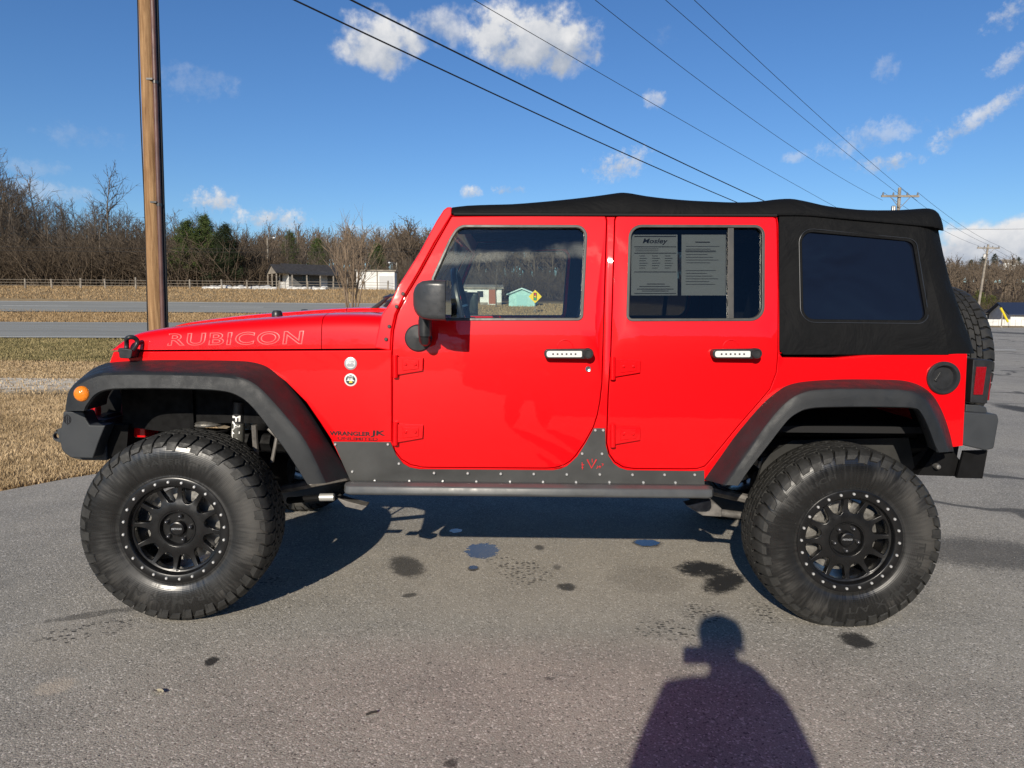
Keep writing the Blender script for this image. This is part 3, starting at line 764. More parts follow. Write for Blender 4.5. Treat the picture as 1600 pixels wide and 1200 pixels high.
def steps():
    z0 = aty(800, 777.5, -.90)[2]; z1 = aty(800, 757, -.87)[2]
    xa = aty(536, 765, -.89)[0]; xb = aty(1117, 767, -.89)[0]
    prof = rp([(-.78, z1-.012, .0), (-.86, z1, .012), (-.895, z1-.008, .012), (-.905, z0+.008, .010), (-.88, z0, .008), (-.78, z0+.006, 0)], 4)
    s = MB(); n = len(prof); st = []
    for x, k in ((xa, .75), (xa+.012, .93), (xa+.03, 1), (xb-.03, 1), (xb-.012, .93), (xb, .75)):
        st.append([(x, -.78+(y+.78)*k, (z0+z1)/2+(z-(z0+z1)/2)*k) for y, z in prof])
    s.grid(st, closed=True); s.f += [tuple(range(n)), tuple(range(5*n, 6*n))]; s.mi += [0, 0]
    return s.build('side_step', STEP, CAR, smooth=32)
st = steps(); both(st)

# ---------------------------------------------------------------- quarter: fuel filler, rear end
x, z = S(1474, 590.5); y = -SY(x, z)
ff_ = MB().lathe([(.0725, .01), (.0725, -.005), (.068, -.009), (.057, -.009), (.053, -.004), (.047, .020), (.040, .028), (0, .028)], 40, (x, y, z)).build('fuel_filler', BLKPL, CAR)
cp_ = MB().lathe([(.027, .03), (.027, -.002), (.024, -.005), (0, -.005)], 24, (x-.018, y+.018, z+.004)); cp_.box((x-.018, y+.010, z+.004), (.012, .012, .044), ry=.5)
cp_.build('filler_cap', BLKPL, ff_, bevel=.002)
xr = S(1512, 600)[0]; z_tub = S(1512, 553)[1]; z_low = S(1500, 698)[1]
# tailgate / rear panel and floor
MB().box((xr-.018, 0, (z_tub+z_low)/2), (.034, 1.52, z_tub-z_low-.004)).build('tailgate', RED, CAR, bevel=.006)
for sg in (-1, 1):
    tl0 = aty(1515.5, 562, -.74); tl1 = aty(1543, 630, -.74)
    t = MB().prism(rp([(tl0[0]-.0, tl1[2]+.004, .006), (tl1[0]-.016, tl1[2], .008), (tl1[0]-.004, tl0[2]+.0, .008), (tl0[0], tl0[2]+.004, .004)], 4), sg*.765, sg*.60)
    tl = t.build('tail_light', BLKPL, CAR, bevel=.005)
    l0 = aty(1525, 573, -.768); l1 = aty(1539, 617, -.768)
    MB().prism([(l0[0]-.002, l1[2]), (l1[0]-.010, l1[2]), (l1[0]-.002, l0[2]), (l0[0]+.002, l0[2])], sg*.770, sg*.76).build('tail_lens', REDLENS, tl, bevel=.002)
    MB().box((tl1[0]+.002, sg*.68, (tl0[2]+tl1[2])/2), (.012, .12, .17)).build('tail_lens', REDLENS, tl, bevel=.003)
p0 = aty(1508, 645, -.78); p1 = aty(1555, 702, -.78)
rb = MB().prism(rp([(p0[0]-.02, p1[2]+.022, .01), (p1[0]-.05, p1[2]-.004, .01), (p1[0]-.012, p1[2]+.004, .012), (p1[0], p0[2]-.03, .012), (p1[0]-.008, p0[2]-.004, .01), (p0[0]-.02, p0[2]+.006, .01)], 4), -.79, .79)
rb = rb.build('rear_bumper', BUMP, CAR, bevel=.006, seg=2)
q0_ = aty(1512, 631, -.72); q1_ = aty(1540, 645, -.72)
MB().prism(rp([(q0_[0]-.02, q1_[2]-.01), (q1_[0]+.0, q1_[2]-.005, .01), (q1_[0]-.01, q0_[2]-.012, .01), (q0_[0]+.03, q0_[2], .01), (q0_[0]-.02, q0_[2], 0)], 3), -.74, .74).build('bumper_step', BUMP, rb, bevel=.006)
L = lambda px, py, Y=-.70: (lambda q: (q[0], q[2]))(aty(px, py, Y))
MB().prism([L(1504, 704), L(1541, 703), L(1533, 747), L(1493, 746)], -.71, -.695).build('bumper_bracket', UNDER, rb)
MB().prism([L(1440, 744), L(1500, 703), L(1541, 703), L(1533, 747.5)], -.50, -.47).build('bumper_bracket', UNDER, rb)
sb = MB(); sb.prism([L(1467, 702), L(1490, 702), L(1505, 722), L(1500, 746), L(1437, 744), L(1455, 722)], -.68, -.62); 
sb.build('rear_frame_horn', UNDER, CAR)
q = L(1464.5, 729, -.70); MB().lathe([(.012, .02), (.014, -.0), (.010, -.012), (0, -.014)], 12, (q[0], -.70, q[1])).build('shackle_bolt', ALU, CAR)

# ---------------------------------------------------------------- soft top
roof_prof = [(707, 322.5), (730, 319.5), (765, 318), (800, 317), (840, 313.8), (880, 310), (915, 306), (945, 302), (965, 299), (976, 298.3), (990, 300), (1012, 304), (1045, 308), (1080, 311), (1120, 313), (1150, 314),
             (1185, 313), (1210, 309.8), (1230, 308.2), (1245, 308.8), (1265, 313), (1285, 318), (1305, 321.5), (1340, 325.5), (1375, 326.8), (1410, 326.3), (1435, 324.6), (1455, 323.6), (1465, 325), (1472, 331), (1476, 339), (1477.5, 347)]
roof_low = [(707, 334), (1214, 337), (1260, 337.5), (1330, 343.5), (1400, 350), (1478, 357)]
rows = []
lx = [S(*q)[0] for q in roof_low]; lz = [S(*q)[1] for q in roof_low]
for px, py in smoothline(roof_prof, 2):
    p = aty(px, py, -.62); x, zt = float(p[0]), float(p[2]); zl = float(np.interp(x, lx, lz)); zl = min(zl, zt-.004)
    Wl = SY(x, zl)+.006; h = zt-zl
    if px > 1448: Wl -= .085*((px-1448)/29.5)**2
    half = [(Wl-.03, zl+.004), (Wl, zl-.002), (Wl+.001, zl+h*.18), (Wl-.010, zl+h*.45), (Wl-.032, zl+h*.74), (Wl-.070, zl+h*.93), (Wl-.115, zl+h), (.40, zl+h+.014), (.2, zl+h+.022), (0, zl+h+.025)]
    half = smoothline([(-a, b) for a, b in half], 2)
    rows.append([(x, a, b) for a, b in half+[(-a, b) for a, b in half[::-1][1:]]])
mb = MB().grid(rows); n = len(rows[0]); mb.f.append(tuple(range(n))); mb.f.append(tuple(range((len(rows)-1)*n, len(rows)*n))); mb.mi += [0, 0]
roof = mb.build('soft_top', FABRIC, CAR, smooth=60)
hem = MB()
hp_ = smoothline([S(*q) for q in roof_low[1:-1]+[(1458, 355.2)]], 6)
hem.tube([(x, -(SY(x, z)+.010), z+.003) for x, z in hp_], .005, 8)
hem = hem.build('roof_hem', FABRIC, roof); mirrored(hem)
rail = MB(); rp0 = [S(709, 337), S(1213, 339)]
rail.tube([(x, -(SY(x, z)+.004), z+.006) for x, z in rp0], .006, 8)
rl = rail.build('door_rail', DARK, roof); mirrored(rl)
# quarter panel of canvas with a tinted vinyl window
FOLD = [(1440, 352), (1447, 400), (1456, 440), (1466, 480), (1477, 520), (1484, 553)]
qo = [(1217, 336)]+[(1260, 337), (1330, 343), (1400, 349)]+[(a-1, b) for a, b in FOLD[:-1]]+[(1483, 554.5), (1224, 554.5), (1218, 547)]
qwin = rp([(1254, 500, 20), (1251, 360, 17), (1426, 376.5, 14), (1448, 502, 13)], 7)
Q = panel('soft_top_side', FABRIC, CAR, SS(qo), [offset(SS(qwin), -.004)], off=-.001, thick=.012, bevel=.003, grid=.05)
_xf = S(1470, 450)[0]; _zb = S(1300, 553)[1]
def wave(x, z):
    tz = float(np.interp(x, lx, lz)); k = math.exp(-((tz-z)/.09)**2)*.6+.8*math.exp(-((x-_xf)/.09)**2)+.25
    return -abs(.016*k*math.sin(x*38+z*11)*math.sin(x*17-z*29+1))*min(1, max(0, (z-_zb)/.08))
for v in Q.data.vertices: v.co.y += wave(v.co.x, v.co.z)
qk = [panel('quarter_window', VINYL, Q, offset(SS(qwin), .0), off=.004, thick=.004, bevel=0, grid=.08)]
wl = offset(SS(qwin), .010); st_ = MB().tube([(x, -(SY(x, z)+.0022)+wave(x, z), z) for x, z in wl+[wl[0]]], .0019, 6)
qk.append(st_.build('window_seam', mat('window_piping', (.025, .028, .034), .35), Q))
both(Q, qk)
# canvas round the rear corners and the back window
sil = [(1478, 352), (1480, 380), (1483, 410), (1488.5, 450), (1497, 490), (1506, 530), (1512.5, 553)]
rows = []
for (fx, fy), (sx, sy) in zip(smoothline(FOLD, 4), smoothline([(np.interp(f[1], [q[1] for q in sil], [q[0] for q in sil]), f[1]) for f in FOLD], 4)):
    f = S(fx, fy); e = aty(sx, sy, -.64); W = SY(*f)-.001; x0, z = f[0]-.02, f[1]; x1 = float(e[0])
    i = len(rows); wv = .006*math.sin(i*.9)
    half = [(x0, -W+.004), (x0+.02, -W-.001), (x0+(x1-x0)*.4, -(W-.010)-wv*.5), (x0+(x1-x0)*.7, -(W-.040)+wv), (x0+(x1-x0)*.93, -(W-.085)), (x1, -(W-.14)), (x1+.012, -.40), (x1+.016, 0)]
    half = smoothline(half, 3)
    rows.append([(x, y, z) for x, y in half]+[(x, -y, z) for x, y in half[::-1][1:]])
back = MB().grid(rows).build('soft_top_back', FABRIC, CAR, smooth=60)
xm = rows[len(rows)//2][len(rows[0])//2]
bw = []
for r in rows[4:-5]: 
    c_ = r[len(r)//2]; bw.append([(c_[0]+.012, -.42, c_[2]), (c_[0]+.018, 0, c_[2]), (c_[0]+.012, .42, c_[2])])
MB().grid(bw).build('back_window', VINYL, back)

# ---------------------------------------------------------------- mirror
def rounded_shell(prof_rows, name, material, parent, smooth=50):
    mb = MB().grid(prof_rows, closed=True); n = len(prof_rows[0])
    mb.f += [tuple(range(n)), tuple(range((len(prof_rows)-1)*n, len(prof_rows)*n))[::-1]]; mb.mi += [0, 0]
    return mb.build(name, material, parent, smooth=smooth)
m0 = aty(649, 500, -.98); m1 = aty(700.5, 440, -.98)
mx0, mx1, mz0, mz1 = float(m0[0]), float(m1[0]), float(m0[2]), float(m1[2])
rows = []
for t in (0, .06, .16, .32, .55, .8, .97, 1.0):                      # front nose to open back
    k = [.42, .62, .80, .91, .97, 1.0, 1.0, .985][[0, .06, .16, .32, .55, .8, .97, 1.0].index(t)]
    cy, cz = -.985, (mz0+mz1)/2+.004*(1-t); hy, hz = .118*k, (mz1-mz0)/2*(.86+.14*min(1, t*2.2))*min(1, k+.08)
    rows.append([(mx0+(mx1-mx0)*t, cy+a, cz+b) for a, b in rp([(-hy, -hz, .022), (hy, -hz, .018), (hy, hz, .018), (-hy, hz, .022)], 6)])
mir = rounded_shell(rows, 'door_mirror', MIRR, CAR, 40)
mkids = []
r_ = [(mx1+.001, a-.985, b+(mz0+mz1)/2) for a, b in rp([(-.108, -.084, .03), (.108, -.084, .03), (.108, .084, .03), (-.108, .084, .03)], 6)]
n_ = len(r_); mkids.append(mk('mirror_glass', r_, [tuple(range(n_))], mat('mirror_silver', (.6, .6, .62), .02, 1.0), mir))
a0 = aty(664, 498, -.90); a1 = aty(662, 535, -.90); ax = float(a0[0]); 
mb = MB().tube([(ax, -.90, mz0+.03), (ax-.002, -.90, a1[2]+.035), (ax-.003, -.888, a1[2]+.010), (ax-.006, -.85, a1[2]+.004), (ax-.008, -.80, a1[2]+.006)], [.027, .025, .025, .024, .024], 16)
mb.tube([(ax, -.90, mz0+.0), (ax, -.90, mz0-.07)], .029, 16)
mkids.append(mb.build('mirror_arm', BLKPL, mir))
q = S(654, 528); mkids.append(MB().lathe([(.061, .0), (.061, -.008), (.055, -.014), (0, -.018)], 36, (q[0], -SY(*q), q[1])).build('mirror_base', BLKPL, mir))
both(mir, mkids)
# wipers
for px0, py0, px1, py1, yy in ((575, 489, 611, 460, -.30), (590, 490, 612, 467, .12)):
    a = aty(px0, py0, yy); b = aty(px1, py1, yy)
    A = Vector(a); B = Vector(b)
    MB().tube([A+Vector((-.01, 0, -.02)), A, A+(B-A)*.5+Vector((0, .02, 0)), B], [.016, .014, .011, .007], 8).tube([B+Vector((.012, -.25, -.02)), B+Vector((.006, .25, .012))], .006, 6).build('wiper', BLKPL, CAR)

# ---------------------------------------------------------------- front bumper
L = lambda px, py, Y=-.74: (lambda q: (q[0], q[2]))(aty(px, py, Y))
wing = [L(*q) for q in [(99, 643), (131, 643), (135.5, 655), (141, 664), (165.5, 664.5), (155, 690), (146, 716), (112, 715), (103, 709), (97, 702), (94, 688), (94.5, 674), (99, 655)]]
fb = MB().prism(wing, -.745, -.66)
inn_ = [L(*q) for q in [(146, 716), (155, 690), (165.5, 664.5), (172, 666), (172, 712)]]
xb0 = wing[10][0]; zc = wing[10][1]
fb.prism([(xb0+.0, zc-.10), (xb0-.01, zc-.02), (xb0, zc+.06), (xb0+.03, zc+.085), (xb0+.17, zc+.085), (xb0+.17, zc-.11), (xb0+.05, zc-.11)], -.665, .665)
fb.prism(wing, .66, .745)
fb = fb.build('front_bumper', BUMP, CAR, bevel=.006)
MB().prism([L(131, 716, -.66), L(172, 664, -.66), L(200, 664, -.66), L(196, 712, -.66)], -.655, -.60).build('bumper_end_plate', UNDER, fb)
tab = [L(*q) for q in rp([(97, 668, 0), (88, 671, 5), (80.5, 680, 5), (82, 688, 5), (92, 692, 3), (97, 694, 0)], 4)]
for sg in (-1, 1):
    v2, tr = fill2d(tab, [[(L(86.5, 682)[0]+.012*math.cos(k*.5236), L(86.5, 682)[1]+.014*math.sin(k*.5236)) for k in range(12)]], 0)
    y = -.735 if sg < 0 else .735-.024
    vs, fs = slab(v2, tr, lambda x, z: (x, y, z), lambda x, z: (x, y+.024, z))
    mk('shackle_tab', vs, fs, BUMP, fb, bevel=.002)
em = MB(); c_ = L(104.5, 655.5, -.748)
em.tube([(c_[0]+.016*math.cos(a*.4488), -.746, c_[1]+.020*math.sin(a*.4488)) for a in range(15)], .0022, 6, cap=False)
for (a, b) in (((-.018, 0), (.018, 0)), ((0, -.024), (0, .024)), ((-.009, -.018), (-.009, .018)), ((.009, -.018), (.009, .018))): em.tube([(c_[0]+a[0], -.746, c_[1]+a[1]), (c_[0]+b[0], -.746, c_[1]+b[1])], .002, 6)
em.build('bumper_emblem', INK, fb)
hk = MB(); hkp = [aty(px, py, -.52) for px, py in ((141, 652), (143, 640), (147, 633), (151.5, 634), (152, 643), (150, 652))]
hk.tube(hkp, .018, 10); hk.tube([(p_[0]+.0, .52, p_[2]) for p_ in hkp], .018, 10)
hk.build('recovery_hook', REDSAT, CAR)
MB().prism([L(138, 662, -.60), L(168, 648, -.60), L(172, 666, -.60), L(150, 668, -.60)], -.60, -.40).build('hook_bracket', BUMP, CAR)
p_ = L(163, 640, -.6)
# a dull red inner sheet seen through the front arch
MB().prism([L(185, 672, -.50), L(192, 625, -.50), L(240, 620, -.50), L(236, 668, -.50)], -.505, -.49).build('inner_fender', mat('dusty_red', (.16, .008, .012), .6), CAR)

MB().prism([L(148, 603, -.41), L(215, 603, -.41), L(215, 672, -.41), L(154, 672, -.41)], -.42, -.40).build('front_arch_liner', UNDER, CAR)
# ---------------------------------------------------------------- wheels
def tyre_geo():
    prof = [(.221, -.112), (.228, -.126), (.236, -.1285), (.246, -.1275), (.262, -.135), (.285, -.1405), (.315, -.1430), (.345, -.1405), (.366, -.1345), (.380, -.1270), (.391, -.1160), (.397, -.100), (.400, -.06), (.401, 0)]
    prof = smoothline(prof, 2)
    return prof+[(r, -h) for r, h in prof[::-1][1:]]
def tread_geo(nl=46):
    mb = MB()
    RB = lambda w_: np.interp(abs(w_), [0, .06, .100, .116, .127, .1345, .139], [.401, .400, .397, .391, .380, .366, .352])
    HT = lambda w_: np.interp(abs(w_), [0, .10, .117, .129, .1355, .141], [.0135, .0135, .0120, .0065, .0040, .0016])
    def pt(th, w_, h):
        r = RB(w_)+h; ww = w_+(.35*h*np.sign(w_) if abs(w_) > .11 else 0)+(h*.8*np.sign(w_) if abs(w_) > .122 else 0)
        return (r*math.sin(th), ww, r*math.cos(th))
    def block(path):                                                # path of (w, th_a, th_b)
        top = []; bot = []
        for w_, a, b in path:
            top.append([pt(a, w_, HT(w_)), pt((a+b)/2, w_, HT(w_)), pt(b, w_, HT(w_))]); bot.append([pt(a-.004, w_, -.002), pt((a+b)/2, w_, -.002), pt(b+.004, w_, -.002)])
        n0 = len(mb.v); k = len(path)
        mb.v += [p for r_ in top for p in r_]+[p for r_ in bot for p in r_]
        T = lambda i, j: n0+i*3+j; B = lambda i, j: n0+k*3+i*3+j
        f = []
        for i in range(k-1):
            for j in range(2): f.append((T(i, j), T(i, j+1), T(i+1, j+1), T(i+1, j)))
            f.append((T(i, 0), T(i+1, 0), B(i+1, 0), B(i, 0))); f.append((T(i+1, 2), T(i, 2), B(i, 2), B(i+1, 2)))
        for j in range(2):
            f.append((T(0, j+1), T(0, j), B(0, j), B(0, j+1))); f.append((T(k-1, j), T(k-1, j+1), B(k-1, j+1), B(k-1, j)))
        mb.f += f; mb.mi += [0]*len(f)
    P = 2*math.pi/nl
    for i in range(nl):
        a = i*P
        for sg in (-1, 1):
            o = 0 if sg < 0 else P*.5; e = i % 2
            z = lambda w_: {0: 0, 1: .18, 2: .30, 3: .12, 4: -.12, 5: -.05}[w_]*P
            # shoulder lug, zig-zag, with toothed end on the sidewall
            w_end = .1385 if e else .1340
            block([(sg*.064, a+o+.10*P, a+o+.88*P), (sg*.082, a+o+.16*P, a+o+.94*P), (sg*.083, a+o+.24*P, a+o+.94*P), (sg*.102, a+o+.30*P, a+o+1.08*P), (sg*.117, a+o+.20*P, a+o+1.00*P), (sg*.126, a+o+.06*P, a+o+.88*P), (sg*w_end, a+o-.02*P, a+o+.62*P)])
            block([(sg*.126, a+o+.58*P, a+o+.84*P), (sg*(w_end+.0035), a+o+.52*P, a+o+.70*P)]) if e else None
            # centre blocks
            block([(sg*.034, a+o+.52*P, a+o+1.34*P), (sg*.046, a+o+.40*P, a+o+1.22*P), (sg*.058, a+o+.50*P, a+o+1.30*P)])
            block([(sg*.003, a+o+.0*P, a+o+.84*P), (sg*.014, a+o+.14*P, a+o+.98*P), (sg*.029, a+o-.06*P, a+o+.78*P)])
    return mb
def wheel_rim_geo():
    ring = MB().lathe([(.2185, -.098), (.231, -.120), (.2335, -.127), (.2325, -.1305), (.229, -.132), (.200, -.132), (.1975, -.130), (.1945, -.118), (.1925, -.10), (.190, -.02), (.186, .06), (.192, .11), (.215, .125), (.221, .118), (.224, .10), (.205, .06), (.205, -.06), (.2185, -.09)], 72, close=True)
    # spoke disc with twelve windows
    outer = [(.1955*math.cos(2*math.pi*k/90), .1955*math.sin(2*math.pi*k/90)) for k in range(90)]
    holes = []
    for k in range(12):
        a = 2*math.pi*(k+.5)/12; h = []
        pts = []
        ho = math.pi/12-.0100/.178; hi = math.pi/12-.0125/.135
        pts = [(.181, -ho), (.1835, -ho*.6), (.1845, 0), (.1835, ho*.6), (.181, ho), (.160, (ho+hi)/2+.005), (.140, hi), (.127, hi*.80), (.120, hi*.45), (.118, 0), (.120, -hi*.45), (.127, -hi*.8), (.140, -hi), (.160, -(ho+hi)/2-.005)]
        holes.append([(r*math.cos(a+t), r*math.sin(a+t)) for r, t in pts])
    hub = [(.078*math.cos(2*math.pi*k/48), .078*math.sin(2*math.pi*k/48)) for k in range(48)]
    v2, tr = fill2d(outer, holes+[hub], .018)
    def yf(r): return -float(np.interp(r, [.07, .085, .10, .14, .18, .20], [.100, .104, .104, .094, .100, .108]))
    vs, fs = slab(v2, tr, lambda x, z: (x, yf(math.hypot(x, z)), z), lambda x, z: (x, yf(math.hypot(x, z))+.032, z))
    disc = MB().add(vs, fs)
    bowl = MB().lathe([(.0775, -.085), (.080, -.100), (.0785, -.1045), (.074, -.104), (.069, -.094), (.066, -.072), (.030, -.070), (0, -.070)], 48)
    cap = MB().lathe([(.036, -.068), (.034, -.098), (.031, -.108), (.026, -.110), (.024, -.107), (0, -.1065)], 32)
    return ring, disc, bowl, cap
TY = tyre_geo(); TR = tread_geo(); RG = wheel_rim_geo()
def curved_text(s, rad, ang0, size, width, y, flip=False, depth=.0012):
    vs, fs = text2d(s, 1., 0, .02, 1.1)
    us = [v[0] for v in vs]; ws = [v[1] for v in vs]; u0, u1, w0, w1 = min(us), max(us), min(ws), max(ws)
    out = []
    for v in vs:
        t = ((v[0]-u0)/(u1-u0)-.5)*width; q = ((v[1]-w0)/(w1-w0)-.5)*size
        r = rad+(q if not flip else -q); a = ang0-t if not flip else ang0+t
        out.append((r*math.cos(a), y(r), r*math.sin(a)))
    return out, fs
_prof = sorted([(r, h) for r, h in TY if h < 0 and r > .236])
def side_y(r): return float(np.interp(r, [p[0] for p in _prof], [p[1] for p in _prof]))-.0012
def wheel(name, center, scale, steer=0., spin=0., flip=False, rot=None, lettering=True, parent=CAR, lugs=True):
    w_ = empty(name, center, parent)
    w_.scale = (scale, scale, scale); w_.rotation_euler = rot if rot else (0, 0, steer+(math.pi if flip else 0))
    zc = center[2]
    def addm(nm, mb_v, mb_f, material, par=w_, **kw):
        c_, s_ = math.cos(spin), math.sin(spin)
        vs = [(x*c_+z*s_, y, -x*s_+z*c_) for x, y, z in mb_v]
        if rot is None:                                             # flatten the contact patch on the ground
            vs = [(x, y*(1+.06*max(0, -z-.34)/.06) if z < -.34 and abs(y) > .10 else y, max(z, (-zc+.004)/scale)) for x, y, z in vs]
        return mk(nm, vs, mb_f, material, par, local=True, recalc=True, **kw)
    t = MB().lathe(TY, 110, close=True)
    addm('tyre', t.v, t.f, TYRE, smooth=60)
    addm('tread', TR.v, TR.f, TREAD, smooth=25)
    ring, disc, bowl, cap = RG
    addm('rim', ring.v, ring.f, RIM, smooth=40)
    addm('spokes', disc.v, disc.f, RIM, bevel=.004, smooth=40)
    addm('hub_bowl', bowl.v, bowl.f, RIM, smooth=40)
    addm('centre_cap', cap.v, cap.f, RIM, smooth=40)
    for k in range(24):
        a = 2*math.pi*(k+.35)/24; c_ = (.2145*math.sin(a), -.132, .2145*math.cos(a))
        b = MB().lathe([(.0064, 0), (.0064, -.0035), (.0048, -.0062), (0, -.0070)], 10, c_); addm('ring_bolt', b.v, b.f, BOLT)
    for k in range(5):
        a = 2*math.pi*(k+.1)/5; c_ = (.0545*math.sin(a), -.072, .0545*math.cos(a))
        b = MB().lathe([(.0115, .01), (.0105, -.020), (.0085, -.029), (.004, -.033), (0, -.034)], 10, c_)
        addm('lug_nut', b.v, b.f, mat('lug_black_chrome', (.10, .10, .105), .28, .7) if 'lug_black_chrome' not in bpy.data.materials else bpy.data.materials['lug_black_chrome'])
    d = MB().lathe([(.060, -.03), (.165, -.026), (.166, -.012), (.165, 0), (.06, 0)], 56, close=True); d.box((.03, -.012, .135), (.11, .06, .05))
    addm('brake_disc', d.v, d.f, ALU)
    if lettering:
        ty = side_y
        for s, ra, an, sz, wd, fl in lettering:
            v, f = curved_text(s, ra, an, sz, wd, ty, fl)
            c_, s_ = math.cos(-spin), math.sin(-spin)
            mk('sidewall_lettering', v, f, TLET, w_, local=True)
        vs, fs = text2d('METHOD', 1., 0, .02)
        mk('cap_lettering', [(x*.0105, -.1072, y*.0115) for x, y, z in vs], fs, GREYD, w_, local=True)
    return w_
# ring centres found in the photograph; the wheels stand on the ground
def place(px, py, ringY, scale):
    p = aty(px, py, ringY); return Vector((float(p[0]), ringY+.132*scale, float(p[2])))
SF, SR = 1.005, .985
cf = place(269.3, 829.5, -.985, SF); cr = place(1328.5, 846.3, -.925, SR)
wheel('wheel', cf, SF, steer=R(3.2), spin=.1, lettering=[('TERRAMAX A/T', .312, R(-90), .029, 1.6, False), ('SAFERICH', .306, R(86), .025, .85, False)])
wheel('wheel', cr, SR, steer=0, spin=.45, lettering=[('TERRAMAX A/T', .312, R(-46), .029, 1.6, False), ('SAFERICH', .306, R(130), .025, .85, False)])
wheel('wheel', Vector((cf.x, -cf.y, cf.z)), SF, steer=R(3.2), flip=True, lettering=None)
wheel('wheel', Vector((cr.x, -cr.y, cr.z)), SR, flip=True, lettering=None)
zt_ = aty(1500, 446, -.05); xs_ = aty(1551, 565, -.36)
spc = Vector((float(xs_[0])-.13, 0.02, float(zt_[2])-.414))
wheel('spare_wheel', spc, 1.0, rot=(0, 0, R(90)), lettering=None)
MB().tube([(xr-.02, .02, spc.z), (spc.x-.02, .02, spc.z)], .07, 16).build('spare_carrier', UNDER, CAR)

# ---------------------------------------------------------------- underbody, suspension
b = MB()
for sg in (-1, 1):
    b.tube([(-.55, sg*.43, .74), (.45, sg*.43, .70), (.8, sg*.46, .60), (2.2, sg*.46, .60), (2.55, sg*.45, .72), (3.5, sg*.45, .72)], .055, 8)
b.box((1.55, 0, .66), (1.75, 1.45, .10)); b.box((3.0, 0, .80), (1.05, 1.0, .06))
b.build('chassis', UNDER, CAR)
MB().box((1.55, 0, .56), (.9, .5, .14)).box((2.15, -.30, .55), (.55, .22, .16)).build('gearbox_and_tank', UNDER, CAR, bevel=.02)
for nm, c_ in (('front_axle', cf), ('rear_axle', cr)):
    a = MB().tube([(c_.x, -.72, c_.z), (c_.x, .72, c_.z)], .042, 14)
    a.lathe([(0, -.13), (.08, -.12), (.14, -.05), (.14, .05), (.08, .12), (0, .13)], 20, (c_.x, .22 if nm[0] == 'f' else 0, c_.z), 'x')
    a.build(nm, UNDER, CAR)
for sg in (-1, 1):
    for c_, yy in ((cf, .50), (cr, .48)):
        n_t = 7; pts = [(c_.x+.07*math.cos(t*2*math.pi/14), sg*yy+.07*math.sin(t*2*math.pi/14), c_.z+.06+t/14/n_t*.36) for t in range(14*n_t+1)]
        MB().tube(pts, .009, 6).build('coil_spring', UNDER, CAR)
        if c_ is cf:
            ps = aty(326, 660, -.55)
            MB().lathe([(.080, 0), (.084, .006), (.078, .012), (.082, .018), (.060, .026), (0, .028)], 32, (float(ps[0]), sg*.55, float(ps[2])-.012), 'z').build('spring_seat', ALU, CAR)
    s0 = aty(374, 628, -.60); s1 = aty(371, 700, -.60); sv = Vector((s1[0]-s0[0], 0, s1[2]-s0[2]))
    A = Vector((s0[0], sg*.60, s0[2])); sh = MB().tube([A+Vector((0, 0, .10)), A+Vector((0, 0, .0))], .010, 10)
    sh.tube([A, A+sv*1.0, A+sv*2.4], .030, 16); 
    sh = sh.build('shock_absorber', BLKPL, CAR)
    MB().tube([A+sv*.45, A+sv*1.25], .0312, 18).build('shock_band', mat('shock_silver', (.20, .20, .18), .35, .6) if 'shock_silver' not in bpy.data.materials else bpy.data.materials['shock_silver'], sh)
    MB().box(A+Vector((-.01, 0, .065)), (.10, .08, .018)).build('shock_mount', GREYUND, sh, bevel=.003)
    if sg < 0:
        vs, fs = text2d('FALCON', 1., 0, .03, 1.0); us = [v[0] for v in vs]; ws = [v[1] for v in vs]; u0, u1, w0, w1 = min(us), max(us), min(ws), max(ws)
        out = []
        for v in vs:
            s_ = (v[0]-u0)/(u1-u0); q = ((v[1]-w0)/(w1-w0)-.5)*1.25      # read downwards
            P0 = A+sv*(.28+s_*1.15); r_ = .0335
            out.append((P0.x+r_*math.sin(q), P0.y-r_*math.cos(q), P0.z))
        mk('shock_lettering', out, fs, WHITE, sh)
    # link arms and far arch clutter
    MB().tube([(cf.x, sg*.40, cf.z-.02), (.95, sg*.36, .58)], .022, 8).build('control_arm', GREYUND, CAR); MB().tube([(cr.x, sg*.40, cr.z-.02), (cr.x-.85, sg*.36, .55)], .024, 8).build('control_arm', GREYUND, CAR)
    p_ = aty(398, 690, -.62); MB().tube([(p_[0], sg*.62, p_[2]+.08), (p_[0]+.005, sg*.62, p_[2]-.10)], .014, 8).build('brake_hose', GREYUND, CAR); MB().tube([(p_[0]+.06, sg*.6, p_[2]+.06), (p_[0]+.10, sg*.6, p_[2]+.02), (p_[0]+.08, sg*.62, p_[2]-.10)], .009, 8).build('brake_line', GREYUND, CAR)
# muffler, skid and brackets that hang in view
a = aty(500, 777, -.70); b_ = aty(522, 778, -.70)
MB().tube([(a[0], -.70, a[2]), (b_[0], -.70, b_[2]+.004)], .018, 14).build('body_mount_bush', mat('pale_metal', (.55, .55, .52), .4, .5), CAR)
k_ = aty(553, 787, -.66); MB().prism([L(525, 776, -.66), L(545, 783, -.66), L(574, 790, -.66), L(566, 797, -.66), L(540, 791, -.66)], -.67, -.60).build('skid_bracket', GREYUND, CAR, bevel=.004)
MB().tube([aty(450, 782, -.55), aty(500, 778, -.60)], .016, 8).build('tie_bar', UNDER, CAR)
MB().prism([L(1072, 790, -.60), L(1112, 781, -.60), L(1128, 795, -.60), L(1128, 808, -.60), L(1098, 806, -.60)], -.60, -.52).tube([aty(1118, 800, -.58), aty(1165, 806, -.58)], .018, 10).build('arm_bracket', GREYUND, CAR, bevel=.005)
MB().prism([L(1195, 715, -.52), L(1238, 688, -.52), L(1420, 684, -.52), L(1430, 735, -.52), L(1180, 760, -.52)], -.52, -.50).build('rear_inner_liner', mat('dusty_liner', (.022, .022, .021), .6, var=.3, vscale=6), CAR)

